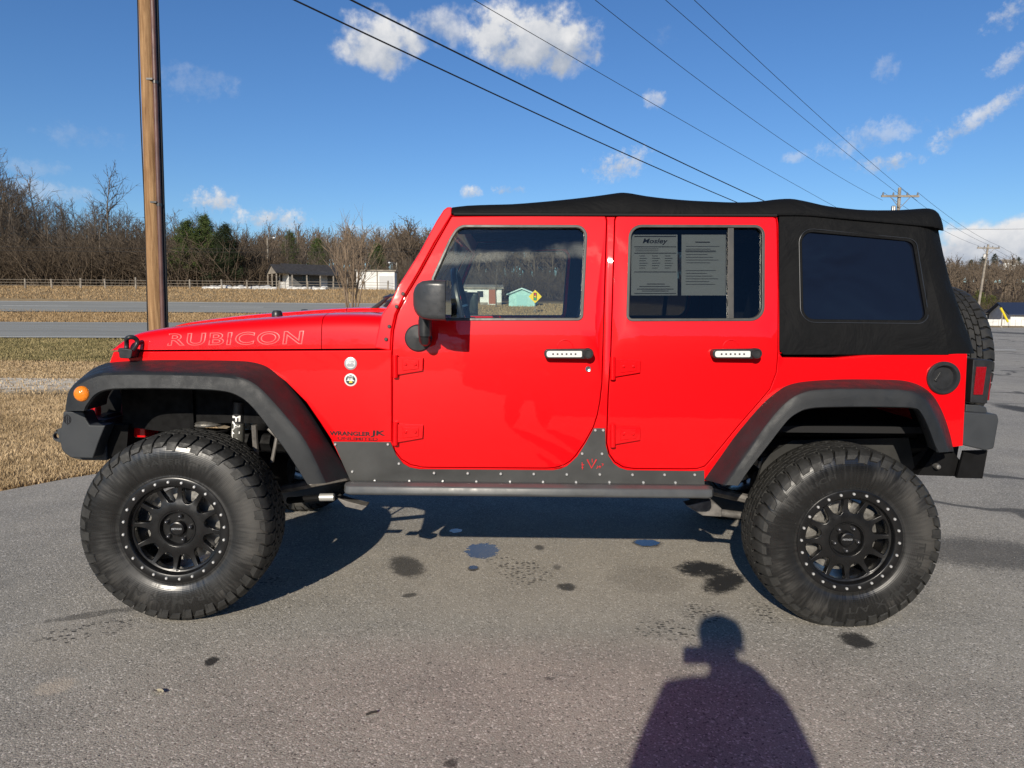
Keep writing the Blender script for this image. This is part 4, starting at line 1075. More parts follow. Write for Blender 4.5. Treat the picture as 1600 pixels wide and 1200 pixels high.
# ---------------------------------------------------------------- interior
MB().box((2.2, 0, .84), (2.5, 1.40, .03)).build('cabin_floor', DARK, CAR)
MB().box((.98, 0, 1.12), (.05, 1.34, .46)).build('firewall', DARK, CAR)
MB().box((1.12, 0, 1.25), (.26, 1.36, .16)).build('dashboard', SEATM, CAR, bevel=.04)
sx, sy_, sz = float(aty(722, 468, -.40)[0]), -.38, float(aty(722, 468, -.40)[2])
sw = MB(); ring_ = [(sx+.085*math.cos(t*math.pi/16)*.55, sy_+.185*math.sin(t*math.pi/16), sz-.02+.185*math.cos(t*math.pi/16)*.90) for t in range(33)]
ring_ = [(sx-.045*math.cos(t*math.pi/16)*-1*.9*-1, sy_+.185*math.sin(t*math.pi/16), sz-.03+.175*math.cos(t*math.pi/16)) for t in range(33)]
sw.tube(ring_, .015, 8, cap=False); sw.tube([(sx, sy_-.17, sz-.03), (sx-.02, sy_, sz-.04), (sx, sy_+.17, sz-.03)], .014, 8); sw.tube([(sx-.02, sy_, sz-.04), (sx-.25, sy_, sz-.12)], .03, 8)
sw.build('steering_wheel', BLKPL, CAR)
for nm, x0, ys in (('front_seat', 1.86, (-.36, .36)), ('rear_seat', 2.70, (-.32, .32))):
    for y in ys:
        s = MB().box((x0-.22, y, 1.00), (.50, .50, .14)); s.box((x0+.05, y, 1.26), (.13, .48, .52), ry=.22)
        s.box((x0+.13, y, 1.60), (.09, .26, .17), ry=.15); s.tube([(x0+.11, y-.06, 1.46), (x0+.12, y-.06, 1.56)], .008, 6); s.tube([(x0+.11, y+.06, 1.46), (x0+.12, y+.06, 1.56)], .008, 6)
        s.build('seat', SEATM, CAR, bevel=.035, seg=3)
rbm = MB()
for sg in (-1, 1):
    rbm.tube([(1.22, sg*.56, 1.76), (1.95, sg*.58, 1.80), (2.72, sg*.58, 1.78), (3.30, sg*.60, 1.22)], .032, 10)
    rbm.tube([(1.98, sg*.62, .9), (1.97, sg*.61, 1.4), (1.95, sg*.58, 1.80)], .032, 10)
rbm.tube([(1.95, -.58, 1.80), (1.95, .58, 1.80)], .032, 10); rbm.tube([(2.72, -.58, 1.78), (2.72, .58, 1.78)], .032, 10)
rbm.build('roll_bar', SEATM, CAR)
p_ = aty(706, 395, -.05); MB().box((float(p_[0])+.03, 0, 1.70), (.02, .24, .07)).build('cabin_mirror', BLKPL, CAR, bevel=.01)
# price sheets on the inside of the rear window
gl = doors[1][0]
for (x0, x1, nm) in ((987, 1060, 0), (1066, 1136, 1)):
    sh = panel('window_sheet', PAPER, gl, SS([(x0+.5, 366), (x1, 366), (x1, 461.5), (x0, 461.5)]), off=.0195, thick=.0006, bevel=0, grid=.2)
    ln = MB()
    def rule(a, b, y, t=.9, o=.0188):
        P = SS([(a, y), (b, y), (b, y+t), (a, y+t)]); ln.add([(x, -(SY(x, z)-o), z) for x, z in P], [(0, 1, 2, 3)])
    if nm == 0:
        for y, t in ((368, 1.6), (384.5, 1.2), (394.5, 1.2), (424, 1.2), (458, 1.2)): rule(992, 1058, y, t)
        for y in (388, 391): rule(994, 1030, y, .8)
        for r_ in range(6):
            for cc in range(3): rule(1000+cc*20, 1000+cc*20+9+(r_*3+cc*5) % 5, 399+r_*3.8, .9)
        for y, a, b in ((443, 1012, 1040), (447, 1000, 1048), (451, 996, 1054), (454, 1004, 1046)): rule(a, b, y, 1.1)
    else:
        rule(1088, 1111, 377, 1.6)
        for k in range(13): rule(1073, 1126-((k*37) % 23), 384+k*4.3 if k < 7 else 392+k*4.3, .8)
        rule(1072, 1120, 391, 1.0)
    ln.build('sheet_print', INK, sh)
    if nm == 0: side_text('sheet_heading', 'Mosley', INK, sh, 1025, 377, 38, 10, .0188, 0, bold=.02, italic=.35)

# ================================================================== GROUND
def sstep(a, b, x): t = np.clip((x-a)/(b-a), 0, 1); return t*t*(3-2*t)
def dd(x, y): return y+3.947-0.10*(np.clip(x, -40, 25)+14)                       # distance used along the left-hand fields
def gz(x, y):
    x = np.asarray(x, float); y = np.asarray(y, float); d = dd(x, y)
    L_ = np.interp(d, [-1e4, 0, 15, 22, 30, 42, 50, 62, 80, 110, 200, 330, 700, 2500], [0, 0, 0, .36, .70, 1.02, 1.70, 2.90, 3.7, 5.0, 11.5, 18, 26, 40])
    d2 = y+3.947
    R_ = np.interp(d2, [-1e4, 0, 68, 110, 200, 350, 700, 2500], [0, 0, 0, .5, 6, 16, 28, 40])
    az = (x-1.5)/np.maximum(y+3.947, 1.0)
    M_ = np.interp(d2, [-1e4, 0, 22, 50, 58, 72, 110, 200, 350, 700, 2500], [0, 0, 0, .7, 1.15, 1.85, 4.0, 10.5, 17, 27, 40])
    w1 = sstep(-.20, -.06, az); wt = sstep(.12, .45, az)
    z = (L_*(1-w1)+M_*w1)*(1-wt)+R_*wt
    back = np.maximum(0, -y-70)
    return z+np.minimum(14, back*.11)
def field(n, p, co, out):
    xyz = n.node('ShaderNodeSeparateXYZ', {0: co})
    X, Y = xyz.outputs[0], xyz.outputs[1]
    d = n.math('SUBTRACT', n.math('ADD', Y, 3.947), n.math('MULTIPLY', n.math('ADD', n.math('MINIMUM', n.math('MAXIMUM', X, -40.0), 25.0), 14.0), .10))
    lo = n.noise(co, .12, 5.0, .6); hi = n.noise(co, 3.5, 6.0, .7); fi = n.noise(n.vmath('MULTIPLY', co, (1, .35, 1)), 22.0, 4.0, .7)
    wob = n.math('MULTIPLY', n.math('SUBTRACT', n.noise(co, .6, 4.0), .5), 2.2)
    dw = n.math('ADD', d, wob)
    tan = n.mix(n.mapr(hi, .3, .7), (.26, .185, .10), (.48, .365, .215))
    grn = n.mix(n.mapr(hi, .3, .7), (.13, .115, .045), (.29, .24, .11))
    soil = n.mix(n.mapr(hi, .3, .7), (.58, .50, .39), (.90, .84, .72))
    wood = n.mix(n.mapr(hi, .3, .7), (.040, .027, .018), (.105, .072, .046))
    c = tan
    g = n.math('MULTIPLY', n.mapr(dw, 15.8, 17.5), n.mapr(dw, 24.0, 22.0))
    c = n.mix(n.math('MULTIPLY', g, .75), c, grn)
    s = n.math('MULTIPLY', n.mapr(dw, 10.3, 11.6), n.mapr(dw, 14.6, 13.2))
    c = n.mix(n.math('MULTIPLY', s, n.mapr(n.math('ADD', hi, n.math('MULTIPLY', fi, .4)), .42, .72)), c, soil)
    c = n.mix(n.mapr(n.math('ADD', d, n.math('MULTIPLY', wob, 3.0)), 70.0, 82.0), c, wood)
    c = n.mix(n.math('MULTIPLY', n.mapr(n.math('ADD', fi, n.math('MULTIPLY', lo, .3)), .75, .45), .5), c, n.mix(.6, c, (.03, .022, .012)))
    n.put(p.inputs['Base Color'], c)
    c = n.mix(n.math('MULTIPLY', n.math('MULTIPLY', n.mapr(dw, 9.7, 9.95), n.mapr(dw, 10.35, 10.15)), .8), c, (.05, .035, .025))  # thin shadow of an overhead wire, painted into the ground colour
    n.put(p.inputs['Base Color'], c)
    n.put(p.inputs['Normal'], n.bump(n.math('ADD', fi, hi), .7, .02))
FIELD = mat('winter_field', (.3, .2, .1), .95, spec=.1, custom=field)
rads = np.concatenate([np.linspace(0, 12, 13)[:-1], np.linspace(12, 90, 105)[:-1], np.linspace(90, 400, 60)[:-1], np.geomspace(400, 2600, 14)])
angs = np.concatenate([np.linspace(-50, 50, 130)[:-1], np.linspace(50, 310, 70)[:-1]])
vs = []; 
for r_ in rads:
    for a in angs:
        x = CPOS[0]+r_*math.sin(R(a)); y = CPOS[1]+r_*math.cos(R(a)); vs.append((x, y))
vs = np.array(vs); z = gz(vs[:, 0], vs[:, 1])-.012
na = len(angs); fs = [(i*na+k, i*na+(k+1) % na, (i+1)*na+(k+1) % na, (i+1)*na+k) for i in range(len(rads)-1) for k in range(na)]
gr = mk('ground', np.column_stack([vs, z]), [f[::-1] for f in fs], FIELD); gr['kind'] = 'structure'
# car park and the street that leads away to the right
e0 = atz(0, 767); e1 = atz(140, 742); ed = (e1-e0)/np.linalg.norm(e1-e0)
ed = np.array([42.0, 62.0, 0]); ed /= np.linalg.norm(ed)
rg = random.Random(3)
edge = []
for i in range(240):
    t = -30+i*.5 if i < 140 else 40+(i-140)*.45
    if t > 74: break
    q = e0+ed*t; j = (rg.random()-.5)*.07; edge.append((q[0]+j*ed[1], q[1]-j*ed[0]))
poly = edge+[(130, edge[-1][1]), (130, -60), (edge[0][0], -60)]
def sheet(name, poly, zoff, material, res=None, kind='structure'):
    v2, tr = fill2d(poly, (), res)
    A = np.array(v2); z = gz(A[:, 0], A[:, 1])+zoff
    o = mk(name, np.column_stack([A, z]), tr, material); o['kind'] = kind; return o
sheet('asphalt_lot', poly, .0, ASPH, 4.0)
# the divided highway across the fields
def strip(name, d0, d1, x0, x1, zoff, material, step=1.5, sub=4):
    rows = []
    for x in np.arange(x0, x1+.01, step):
        r_ = []
        for k in range(sub+1):
            dv = d0+(d1-d0)*k/sub; y = dv-3.947+.10*(min(max(x, -40), 25)+14); r_.append((x, y, float(gz(x, y))+zoff))
        rows.append(r_)
    o = MB().grid(rows).build(name, material, None, recalc=False); o.data.flip_normals(); o['kind'] = 'structure'; return o
def road(n, p, co, out):
    n.put(p.inputs['Base Color'], n.mix(n.mapr(n.noise(n.vmath('MULTIPLY', co, (.1, 1.2, 1)), 1.5, 5.0, .6), .3, .7), (.25, .252, .232), (.325, .325, .295)))
ROAD = mat('highway_asphalt', (.13, .14, .14), .8, spec=.3, custom=road)
LINE = mat('road_paint', (.62, .62, .58), .7, var=.15, vscale=5)
strip('near_highway', 22.0, 29.8, -70, 16, .05, ROAD); strip('far_highway', 42.3, 50.0, -90, 26, .05, ROAD)
for d0, d1 in ((22.15, 22.35), (49.5, 49.75), (29.3, 29.45)): strip('edge_line', d0, d1, -80, 20, .056, LINE, 1.5, 1)
for x in np.arange(-75, 12, 12.0):
    strip('lane_dash', 25.8, 25.93, x+6.3, x+9.3, .056, LINE, .5, 1)
for x in np.arange(-82, 20, 12.0): strip('lane_dash', 46.0, 46.2, x+2.6, x+6.8, .056, LINE, .5, 1)

# ------------------------------------------------------------------ grass
def fast_mesh(name, V, F, material, parent=None):
    V = np.asarray(V, np.float32); F = np.asarray(F, np.int32); me = bpy.data.meshes.new(name); k = F.shape[1]
    me.vertices.add(len(V)); me.vertices.foreach_set('co', V.ravel()); me.loops.add(F.size); me.loops.foreach_set('vertex_index', F.ravel())
    me.polygons.add(len(F)); me.polygons.foreach_set('loop_start', np.arange(len(F), dtype=np.int32)*k); 
    me.update(calc_edges=True); me.validate()
    me.materials.append(material); o = bpy.data.objects.new(name, me); COL.objects.link(o)
    if parent is not None: o.parent = parent
    WLOC[o.name] = Vector((0, 0, 0))
    return o
def blade_mat(name, a, b, rough=.8):
    def f(n, p, co, out):
        h = n.node('ShaderNodeNewGeometry').outputs['Random Per Island']
        pn = n.mapr(n.math('ADD', n.math('MULTIPLY', n.noise(co, 1.3, 4.0, .65), .75), n.math('MULTIPLY', n.noise(co, 7.0, 3.0, .6), .4)), .42, .72)
        n.put(p.inputs['Base Color'], n.mix(n.math('MULTIPLY', n.mapr(pn, 0, 1, .35, 1.0), n.math('ADD', n.math('MULTIPLY', h, .8), .2)), a, b))
    return mat(name, a, rough, spec=.2, custom=f)
STRAW = blade_mat('straw_blades', (.27, .185, .092), (.74, .56, .34))
FIELDST = blade_mat('tan_field_blades', (.27, .175, .085), (.50, .36, .20))
STRAW2 = blade_mat('dull_green_blades', (.14, .125, .05), (.48, .38, .19))
g_ = np.random.default_rng(5)
def grass(name, n, pick, hmin, hmax, wd, material, lean=.9, label=None):
    P = pick(n); n = len(P); x, y = P[:, 0], P[:, 1]; z = gz(x, y)-.012
    a = g_.uniform(0, 2*np.pi, n); h = g_.uniform(hmin, hmax, n); ln = g_.uniform(.2, lean, n); b = g_.uniform(0, 2*np.pi, n)
    ww = wd*g_.uniform(.6, 1.4, n); dx, dy = np.cos(a)*ww, np.sin(a)*ww; lx_, ly_ = np.cos(b)*h*ln, np.sin(b)*h*ln
    V = np.empty((n, 5, 3)); V[:, 0] = np.c_[x-dx, y-dy, z]; V[:, 1] = np.c_[x+dx, y+dy, z]
    hz = h*np.sqrt(np.maximum(.05, 1-np.minimum(ln, .97)**2))
    V[:, 2] = np.c_[x+dx*.8+lx_*.4, y+dy*.8+ly_*.4, z+hz*.6]; V[:, 3] = np.c_[x-dx*.8+lx_*.4, y-dy*.8+ly_*.4, z+hz*.6]; V[:, 4] = np.c_[x+lx_, y+ly_, z+hz]
    i = np.arange(n)[:, None]*5
    F = np.concatenate([i+np.array([[0, 1, 2]]), i+np.array([[0, 2, 3]]), i+np.array([[3, 2, 4]])])
    o = fast_mesh(name, V.reshape(-1, 3), F, material); o['kind'] = 'stuff'; 
    if label: o['label'] = label
    return o
def in_lot(x, y): return (x-e0[0])*ed[1]-(y-e0[1])*ed[0] > -.05
def zone(d0, d1, px0, px1, power=1.):
    def f(n):
        d = d0+(d1-d0)*g_.random(n)**power; az = (px0+(px1-px0)*g_.random(n)-819)/FPX
        x = CPOS[0]+az*d; y = d-3.947; k = ~in_lot(x, y); return np.c_[x, y][k]
    return f
grass('dry_grass', 125000, zone(5.2, 10.9, -60, 330, 1.3), .018, .065, .0032, STRAW, .98, 'dry straw coloured grass along the asphalt edge')
grass('dry_grass', 2600, zone(10.9, 14.0, -60, 330), .02, .06, .006, STRAW, .98, 'thin straw coloured grass around the sandy track')
grass('dry_grass', 30000, zone(13.6, 17.2, -60, 330), .02, .07, .006, STRAW, .98, 'tan grass between the sandy track and the green verge')
grass('verge_grass', 60000, zone(16.8, 22.2, -60, 420), .04, .10, .009, STRAW2, .95, 'dull green and tan grass beside the near highway')
grass('median_grass', 40000, zone(30.0, 42.2, -60, 760), .05, .15, .014, FIELDST, .95, 'tan grass on the strip between the two carriageways')
grass('field_grass', 42000, zone(50.3, 74, -60, 900), .06, .20, .022, FIELDST, .95, 'tall tan grass in the field beyond the far carriageway')
grass('field_grass', 9000, zone(68.2, 76, 1420, 1700), .08, .3, .03, STRAW, .9, 'tan grass strip at the end of the street')

# ================================================================== TREES
def tree_segs(seed, H, kind):
    r = np.random.default_rng(seed); S_ = []
    def grow(p, d, L, rad, lvl, nseg, jit, up):
        pts = [p]; q = p; dirs = [d]
        for i in range(nseg):
            d = d+r.normal(0, jit, 3)+np.array([0, 0, up]); d = d/np.linalg.norm(d); q2 = q+d*L/nseg
            r0 = rad*(1-.78*i/nseg); r1 = rad*(1-.78*(i+1)/nseg); S_.append((q, q2, r0, r1, lvl)); q = q2; pts.append(q); dirs.append(d)
        return pts, dirs
    def side(d, ang):
        a = r.normal(0, 1, 3); a -= d*a.dot(d); a /= np.linalg.norm(a); return d*math.cos(ang)+a*math.sin(ang)
    if kind == 'bare':
        pts, dirs = grow(np.zeros(3), np.array([r.normal(0, .05), r.normal(0, .05), 1.]), H, H*.0125, 0, 7, .06, .05)
        nb = 17
        for k in range(nb):
            t = .26+.74*(k+r.random()*.6)/nb; i = min(int(t*7), 6); f = t*7-i; b = pts[i]*(1-f)+pts[i+1]*f
            L1 = H*(.34*(1-t)+.13)*r.uniform(.8, 1.25); p1, d1 = grow(b, side(dirs[i+1], r.uniform(.5, .95)), L1, H*.0052*(1.15-.7*t), 1, 4, .14, .10)
            for m_ in range(6):
                j = 1+m_ % 4; p2, d2 = grow(p1[j]*.6+p1[j-1]*.4, side(d1[j], r.uniform(.35, .8)), L1*r.uniform(.3, .55), H*.0023, 2, 2, .16, .10)
                for q in range(4):
                    grow(p2[1+q % 2]*.7+p2[q % 2]*.3, side(d2[1], r.uniform(.3, .8)), L1*r.uniform(.14, .30), H*.0014, 3, 1, .2, .1)
    elif kind == 'vase':                                             # many stems from one root, twigs upright
        for s_ in range(9):
            a = s_*.7+r.random()*.4; p0 = np.array([math.cos(a), math.sin(a), 0])*.14
            pts, dirs = grow(p0, np.array([math.cos(a)*.24*r.uniform(.3, 1.2), math.sin(a)*.24*r.uniform(.3, 1.2), 1.]), H*r.uniform(.72, .98), .048, 0, 6, .045, .05)
            for k in range(8):
                i = 2+k % 4; p1, d1 = grow(pts[i], side(dirs[i], r.uniform(.25, .6)), H*r.uniform(.18, .34), .018, 1, 3, .10, .16)
                for m_ in range(6): grow(p1[1+m_ % 3], side(d1[1+m_ % 3], r.uniform(.2, .6)), H*r.uniform(.08, .20), .010, 2, 2, .1, .14)
    elif kind == 'brush':
        for s_ in range(26):
            a = r.random()*6.28; p0 = np.array([math.cos(a), math.sin(a), 0])*r.random()*H*.5
            pts, dirs = grow(p0, np.array([r.normal(0, .35), r.normal(0, .35), 1.]), H*r.uniform(.5, 1.), H*.010, 0, 3, .15, .02)
            for k in range(5): grow(pts[1+k % 3], side(dirs[1+k % 3], r.uniform(.4, .9)), H*r.uniform(.15, .35), H*.006, 2, 2, .2, .05)
    return S_
def seg_mesh(S_, sides=(5, 3, 3, 3)):
    V = []; F = []; n0 = 0
    A = np.array([s[0] for s in S_]); B = np.array([s[1] for s in S_]); ra = np.array([s[2] for s in S_]); rb = np.array([s[3] for s in S_]); lv = np.array([s[4] for s in S_])
    T = B-A; T /= np.linalg.norm(T, axis=1)[:, None]+1e-9; up = np.where(np.abs(T[:, 2:3]) > .9, np.array([[1., 0, 0]]), np.array([[0, 0, 1.]]))
    X = np.cross(T, up); X /= np.linalg.norm(X, axis=1)[:, None]; Y = np.cross(T, X)
    for l in range(4):
        k = np.where(lv == l)[0]; n = sides[l]
        if not len(k): continue
        an = np.arange(n)*2*np.pi/n; c, s = np.cos(an), np.sin(an)
        off = X[k][:, None]*c[None, :, None]+Y[k][:, None]*s[None, :, None]
        VA = A[k][:, None]+off*ra[k][:, None, None]; VB = B[k][:, None]+off*rb[k][:, None, None]
        W_ = np.concatenate([VA, VB], 1).reshape(-1, 3); base = n0+np.arange(len(k))[:, None]*2*n; j = np.arange(n); j2 = (j+1) % n
        F.append(np.stack([base+j, base+j2, base+n+j2, base+n+j], -1).reshape(-1, 4)); V.append(W_); n0 += len(W_)
    return np.concatenate(V), np.concatenate(F)
def bark(name, a, b):
    def f(n, p, co, out):
        oi = n.node('ShaderNodeObjectInfo').outputs['Random']; isl = n.node('ShaderNodeNewGeometry').outputs['Random Per Island']
        k = n.math('ADD', n.math('MULTIPLY', oi, .6), n.math('MULTIPLY', isl, .4))
        n.put(p.inputs['Base Color'], n.mix(k, a, b))
    return mat(name, a, .9, spec=.15, custom=f)
BARK = bark('grey_brown_bark', (.062, .049, .037), (.20, .163, .128))
BARK2 = bark('far_wood_bark', (.085, .064, .045), (.21, .163, .12))
VASE = bark('tan_bark', (.17, .12, .08), (.32, .24, .17))
BRUSHM = bark('brush_twigs', (.045, .034, .024), (.15, .115, .082))
VAR = []
for k in range(7):
    V, F = seg_mesh(tree_segs(20+k, 10.0, 'bare')); trunkmask = None
    S_ = tree_segs(20+k, 10.0, 'bare')
    tV, tF = seg_mesh([s for s in S_ if s[4] == 0]); cV, cF = seg_mesh([s for s in S_ if s[4] > 0])
    VAR.append((tV, tF, cV, cF))
def tree_proto(k):
    tV, tF, cV, cF = VAR[k]; root = empty('bare_tree', (0, 0, 0))
    fast_mesh('trunk', tV, tF, BARK, root); fast_mesh('crown', cV, cF, BARK, root); return root
PROTO = {}
def put_tree(k, x, y, H, rz, label, group):
    if k not in PROTO: PROTO[k] = o = tree_proto(k)
    else:
        o = PROTO[k].copy(); COL.objects.link(o)
        for ch in PROTO[k].children:
            c_ = ch.copy(); COL.objects.link(c_); c_.parent = o
    o.location = (x, y, float(gz(x, y))-.1); o.rotation_euler = (0, 0, rz); s = H/10.0; o.scale = (s*1.05, s*1.05, s)
    tag(o, label, 'tree', group); return o
tr_ = random.Random(11)
TOPL = ([-40, 0, 40, 100, 150, 200, 260, 330, 400, 470, 560, 660], [245, 258, 290, 318, 322, 322, 338, 350, 362, 376, 388, 396])
def pxd(px, D_):
    d = ray(px, 485); return float(CPOS[0]+d[0]/d[1]*D_), float(D_-3.947)
i = 0
for row, (D_, n_, fr) in enumerate(((76, 60, .80), (82, 64, .93), (90, 64, 1.0))):
    for k in range(n_):
        px = -60+(k+tr_.random())*(740/n_)
        if (row < 2 and 395 < px < 640) or (row == 0 and 275 < px < 385): continue
        d_ = D_+tr_.uniform(-2.5, 2.5); x, y = pxd(px, d_); zb = float(gz(x, y))
        zt_ = 1.38+d_*(479+px*.006-np.interp(px, *TOPL))/FPX; H = (zt_-zb)*fr*tr_.uniform(.72, 1.05)
        if H < 3: H = 3
        put_tree(tr_.randrange(7), x, y, H, tr_.uniform(0, 6.28), 'leafless grey brown tree in the wood edge behind the field fence', 'leafless trees along the wood edge')
for px, top, lab in ((8, 243, 'tallest leafless tree at the far left edge of the wood'), (160, 277, 'bare tree with a fine crown rising above the wood, left of the pole'),
                     (82, 283, 'bare tree above the wood, midway between the left edge and the pole')):
    x, y = pxd(px, 84); zb = float(gz(x, y)); put_tree(2, x, y, 1.38+84*(479-top)/FPX-zb, px, lab, None)
# trees across the street behind the camera, seen only in the paint and the glass
for k in range(22):
    x = -38+k*3.6+tr_.uniform(-1, 1); y = -62+tr_.uniform(-6, 4)
    put_tree(tr_.randrange(7), x, y, tr_.uniform(8, 12), tr_.uniform(0, 6.28), 'leafless tree in the row across the lot behind the photographer', 'leafless trees behind the photographer')
# the far wood on the rising ground: one mass
def wood(name, n, pick, hmin, hmax, seed, label, thick=1.6):
    r = np.random.default_rng(seed); Vs = []; Fs = []; n0 = 0
    lite = []
    for k in range(5):
        S_ = tree_segs(60+k, 10.0, 'bare'); keep = [s for i, s in enumerate(S_) if s[4] <= 1 or (s[4] == 2 and i % 2) or (s[4] == 3 and i % 6 == 0)]
        keep = [(a, b, q*thick, w_*thick, l) for a, b, q, w_, l in keep]; lite.append(seg_mesh(keep, (3, 3, 3, 3)))
    P = pick(n)
    for x, y in P:
        V, F = lite[r.integers(5)]; h = r.uniform(hmin, hmax)/10; a = r.uniform(0, 6.28); c, s = math.cos(a), math.sin(a)
        W_ = np.c_[(V[:, 0]*c-V[:, 1]*s)*h*1.15+x, (V[:, 0]*s+V[:, 1]*c)*h*1.15+y, V[:, 2]*h+float(gz(x, y))-.2]
        Vs.append(W_); Fs.append(F+n0); n0 += len(W_)
    o = fast_mesh(name, np.concatenate(Vs), np.concatenate(Fs), BARK2); o['kind'] = 'stuff'; o['label'] = label; return o
def zone2(d0, d1, px0, px1, power=.8):
    def f(n):
        d = d0+(d1-d0)*g_.random(n)**power; az = (px0+(px1-px0)*g_.random(n)-819)/FPX; return np.c_[CPOS[0]+az*d, d-3.947]
    return f
wood('woodland', 360, zone2(130, 260, 395, 760), 7.5, 10.5, 21, 'brown leafless woodland on the slope above the white house', 2.0)
wood('woodland', 320, zone2(96, 215, -120, 400), 6.0, 9.0, 1, 'brown leafless woodland covering the slope beyond the field', 2.0)
wood('woodland', 420, zone2(120, 300, 620, 1000), 7, 11, 4, 'brown leafless woodland seen through the car windows', 2.2)
wood('woodland', 240, zone2(120, 360, 1420, 1700), 7.0, 10.0, 2, 'brown leafless woodland on the hill at the end of the street', 2.0)
wood('woodland', 150, zone2(100, 260, -900, -120), 7.0, 10.0, 11, 'brown leafless woodland running on to the left beyond the field', 2.2)
wood('woodland', 150, zone2(140, 340, 1040, 1430), 8.0, 11.0, 12, 'brown leafless woodland hidden behind the black soft top', 2.2)
wood('woodland', 150, zone2(120, 340, 1700, 2500), 8.0, 11.0, 13, 'brown leafless woodland running on to the right of the street', 2.2)
# brush along the wood edge
bV, bF = seg_mesh(tree_segs(90, 2.2, 'brush'), (3, 3, 3, 3))
def brush(name, n, pick, smin, smax, label):
    P = pick(n); Vs = []; Fs = []; n0 = 0
    for x, y in P:
        h = g_.uniform(smin, smax); a = g_.uniform(0, 6.28); c, s = math.cos(a), math.sin(a)
        Vs.append(np.c_[(bV[:, 0]*c-bV[:, 1]*s)*h*1.3+x, (bV[:, 0]*s+bV[:, 1]*c)*h*1.3+y, bV[:, 2]*h+float(gz(x, y))-.1]); Fs.append(bF+n0); n0 += len(bV)
    o = fast_mesh(name, np.concatenate(Vs), np.concatenate(Fs), BRUSHM); o['kind'] = 'stuff'; o['label'] = label
brush('undergrowth', 560, zone2(70, 92, -60, 400, 1.), .7, 2.6, 'tangled brown brush at the foot of the leafless wood')
brush('undergrowth', 200, zone2(76, 98, 400, 760, 1.), .5, 1.3, 'tangled brown brush around the white house')
brush('undergrowth', 60, zone2(78, 100, 1440, 1660, 1.), .8, 1.8, 'brown brush behind the white building at the end of the street')

brush('undergrowth', 150, zone2(84, 130, 640, 900, 1.), .9, 2.0, 'brown brush below the woodland seen through the car windows')
grass('field_grass', 16000, zone(24, 50, 680, 900), .05, .14, .014, FIELDST, .95, 'tan grass seen through the front door window')
# evergreens
def needle(name, a, b):
    def f(n, p, co, out):
        n.put(p.inputs['Base Color'], n.mix(n.node('ShaderNodeNewGeometry').outputs['Random Per Island'], a, b))
    return mat(name, a, .75, spec=.2, custom=f)
NEED = [needle('pine_needles', (.030, .052, .014), (.115, .150, .045)), needle('dark_needles', (.010, .018, .008), (.040, .055, .022)), needle('yellow_green_needles', (.05, .07, .015), (.16, .17, .045))]
def evergreen(name, x, y, H, wd, ni, label, seed, lean=0, low=.12, group=None, cat='tree'):
    r = np.random.default_rng(seed); root = empty(name, (x, y, float(gz(x, y))-.1)); tag(root, label, cat, group)
    S_ = []; C_ = []
    S_.append((np.zeros(3), np.array([0, 0, H*.95]), H*.016, H*.004, 0))
    nb = int(30+H*5)
    for k in range(nb):
        t = low+(1-low)*(k+r.random())/nb; L_ = wd*(1-t)**.65*r.uniform(.55, 1.15)+.12; a = k*2.4+r.random(); el = r.uniform(-.15, .45)
        d = np.array([math.cos(a)*math.cos(el), math.sin(a)*math.cos(el), math.sin(el)]); p0 = np.array([0, 0, H*.95*t]); S_.append((p0, p0+d*L_, H*.004, H*.001, 1))
        for m_ in range(int(14+L_*11)):
            f = r.uniform(.25, 1.05); c0 = p0+d*L_*f+r.normal(0, .10+.06*L_, 3); C_.append(c0)
    C_ = np.array(C_); n = len(C_); per = 12
    c = np.repeat(C_, per, 0)+r.normal(0, .09, (n*per, 3)); m_ = len(c)
    u = r.normal(0, 1, (m_, 3)); u /= np.linalg.norm(u, axis=1)[:, None]; u[:, 2] = np.abs(u[:, 2])*.7; v = np.cross(u, r.normal(0, 1, (m_, 3))); v /= np.linalg.norm(v, axis=1)[:, None]
    l_ = r.uniform(.10, .26, m_)[:, None]; w_ = r.uniform(.012, .03, m_)[:, None]
    V = np.stack([c-v*w_, c+v*w_, c+u*l_], 1).reshape(-1, 3); F = np.arange(m_*3).reshape(-1, 3)
    tV, tF = seg_mesh(S_); fast_mesh('trunk', tV, tF, BARK, root); fast_mesh('crown', V, F, NEED[ni], root)
    return root
def ever_px(px, top, D_, wpx, ni, label, seed, low=.12, base=None):
    x, y = pxd(px, D_); zb = float(gz(x, y)); evergreen('evergreen_tree', x, y, 1.38+D_*(479+px*.006-top)/FPX-zb, wpx/2/FPX*D_*1.25, ni, label, seed, low=low)
ever_px(298, 343, 71, 66, 0, 'bushy green pine just right of the wooden pole', 1, .2)
ever_px(325, 334, 72, 66, 0, 'tallest green pine of the clump right of the wooden pole', 2, .2)
ever_px(356, 348, 70, 58, 1, 'dark evergreen at the right side of the clump by the wooden pole', 3, .15)
ever_px(456, 360, 92, 40, 0, 'green pine on the slope above the roof of the white house', 4)
ever_px(499, 372, 94, 44, 0, 'green pine on the slope right of the one above the white house', 5)
ever_px(591, 380, 92, 30, 0, 'narrow green pine on the slope near the windscreen pillar', 6)
for k, px in enumerate((1512, 1530, 1548, 1566, 1585, 1604)):
    x, y = pxd(px, 330+k*6); H = 11+k % 3*1.5
    evergreen('ridge_pine', x, y, H, 5.0, 1, 'dark pine on the ridge at the end of the street', 30+k, group='dark pines on the far ridge')
ever_px(1528, 455, 92, 26, 2, 'yellow green bush left of the yellow guy wire guard', 41, .02); ever_px(1548, 462, 94, 36, 2, 'yellow green bush right behind the yellow guy wire guard', 42, .02)
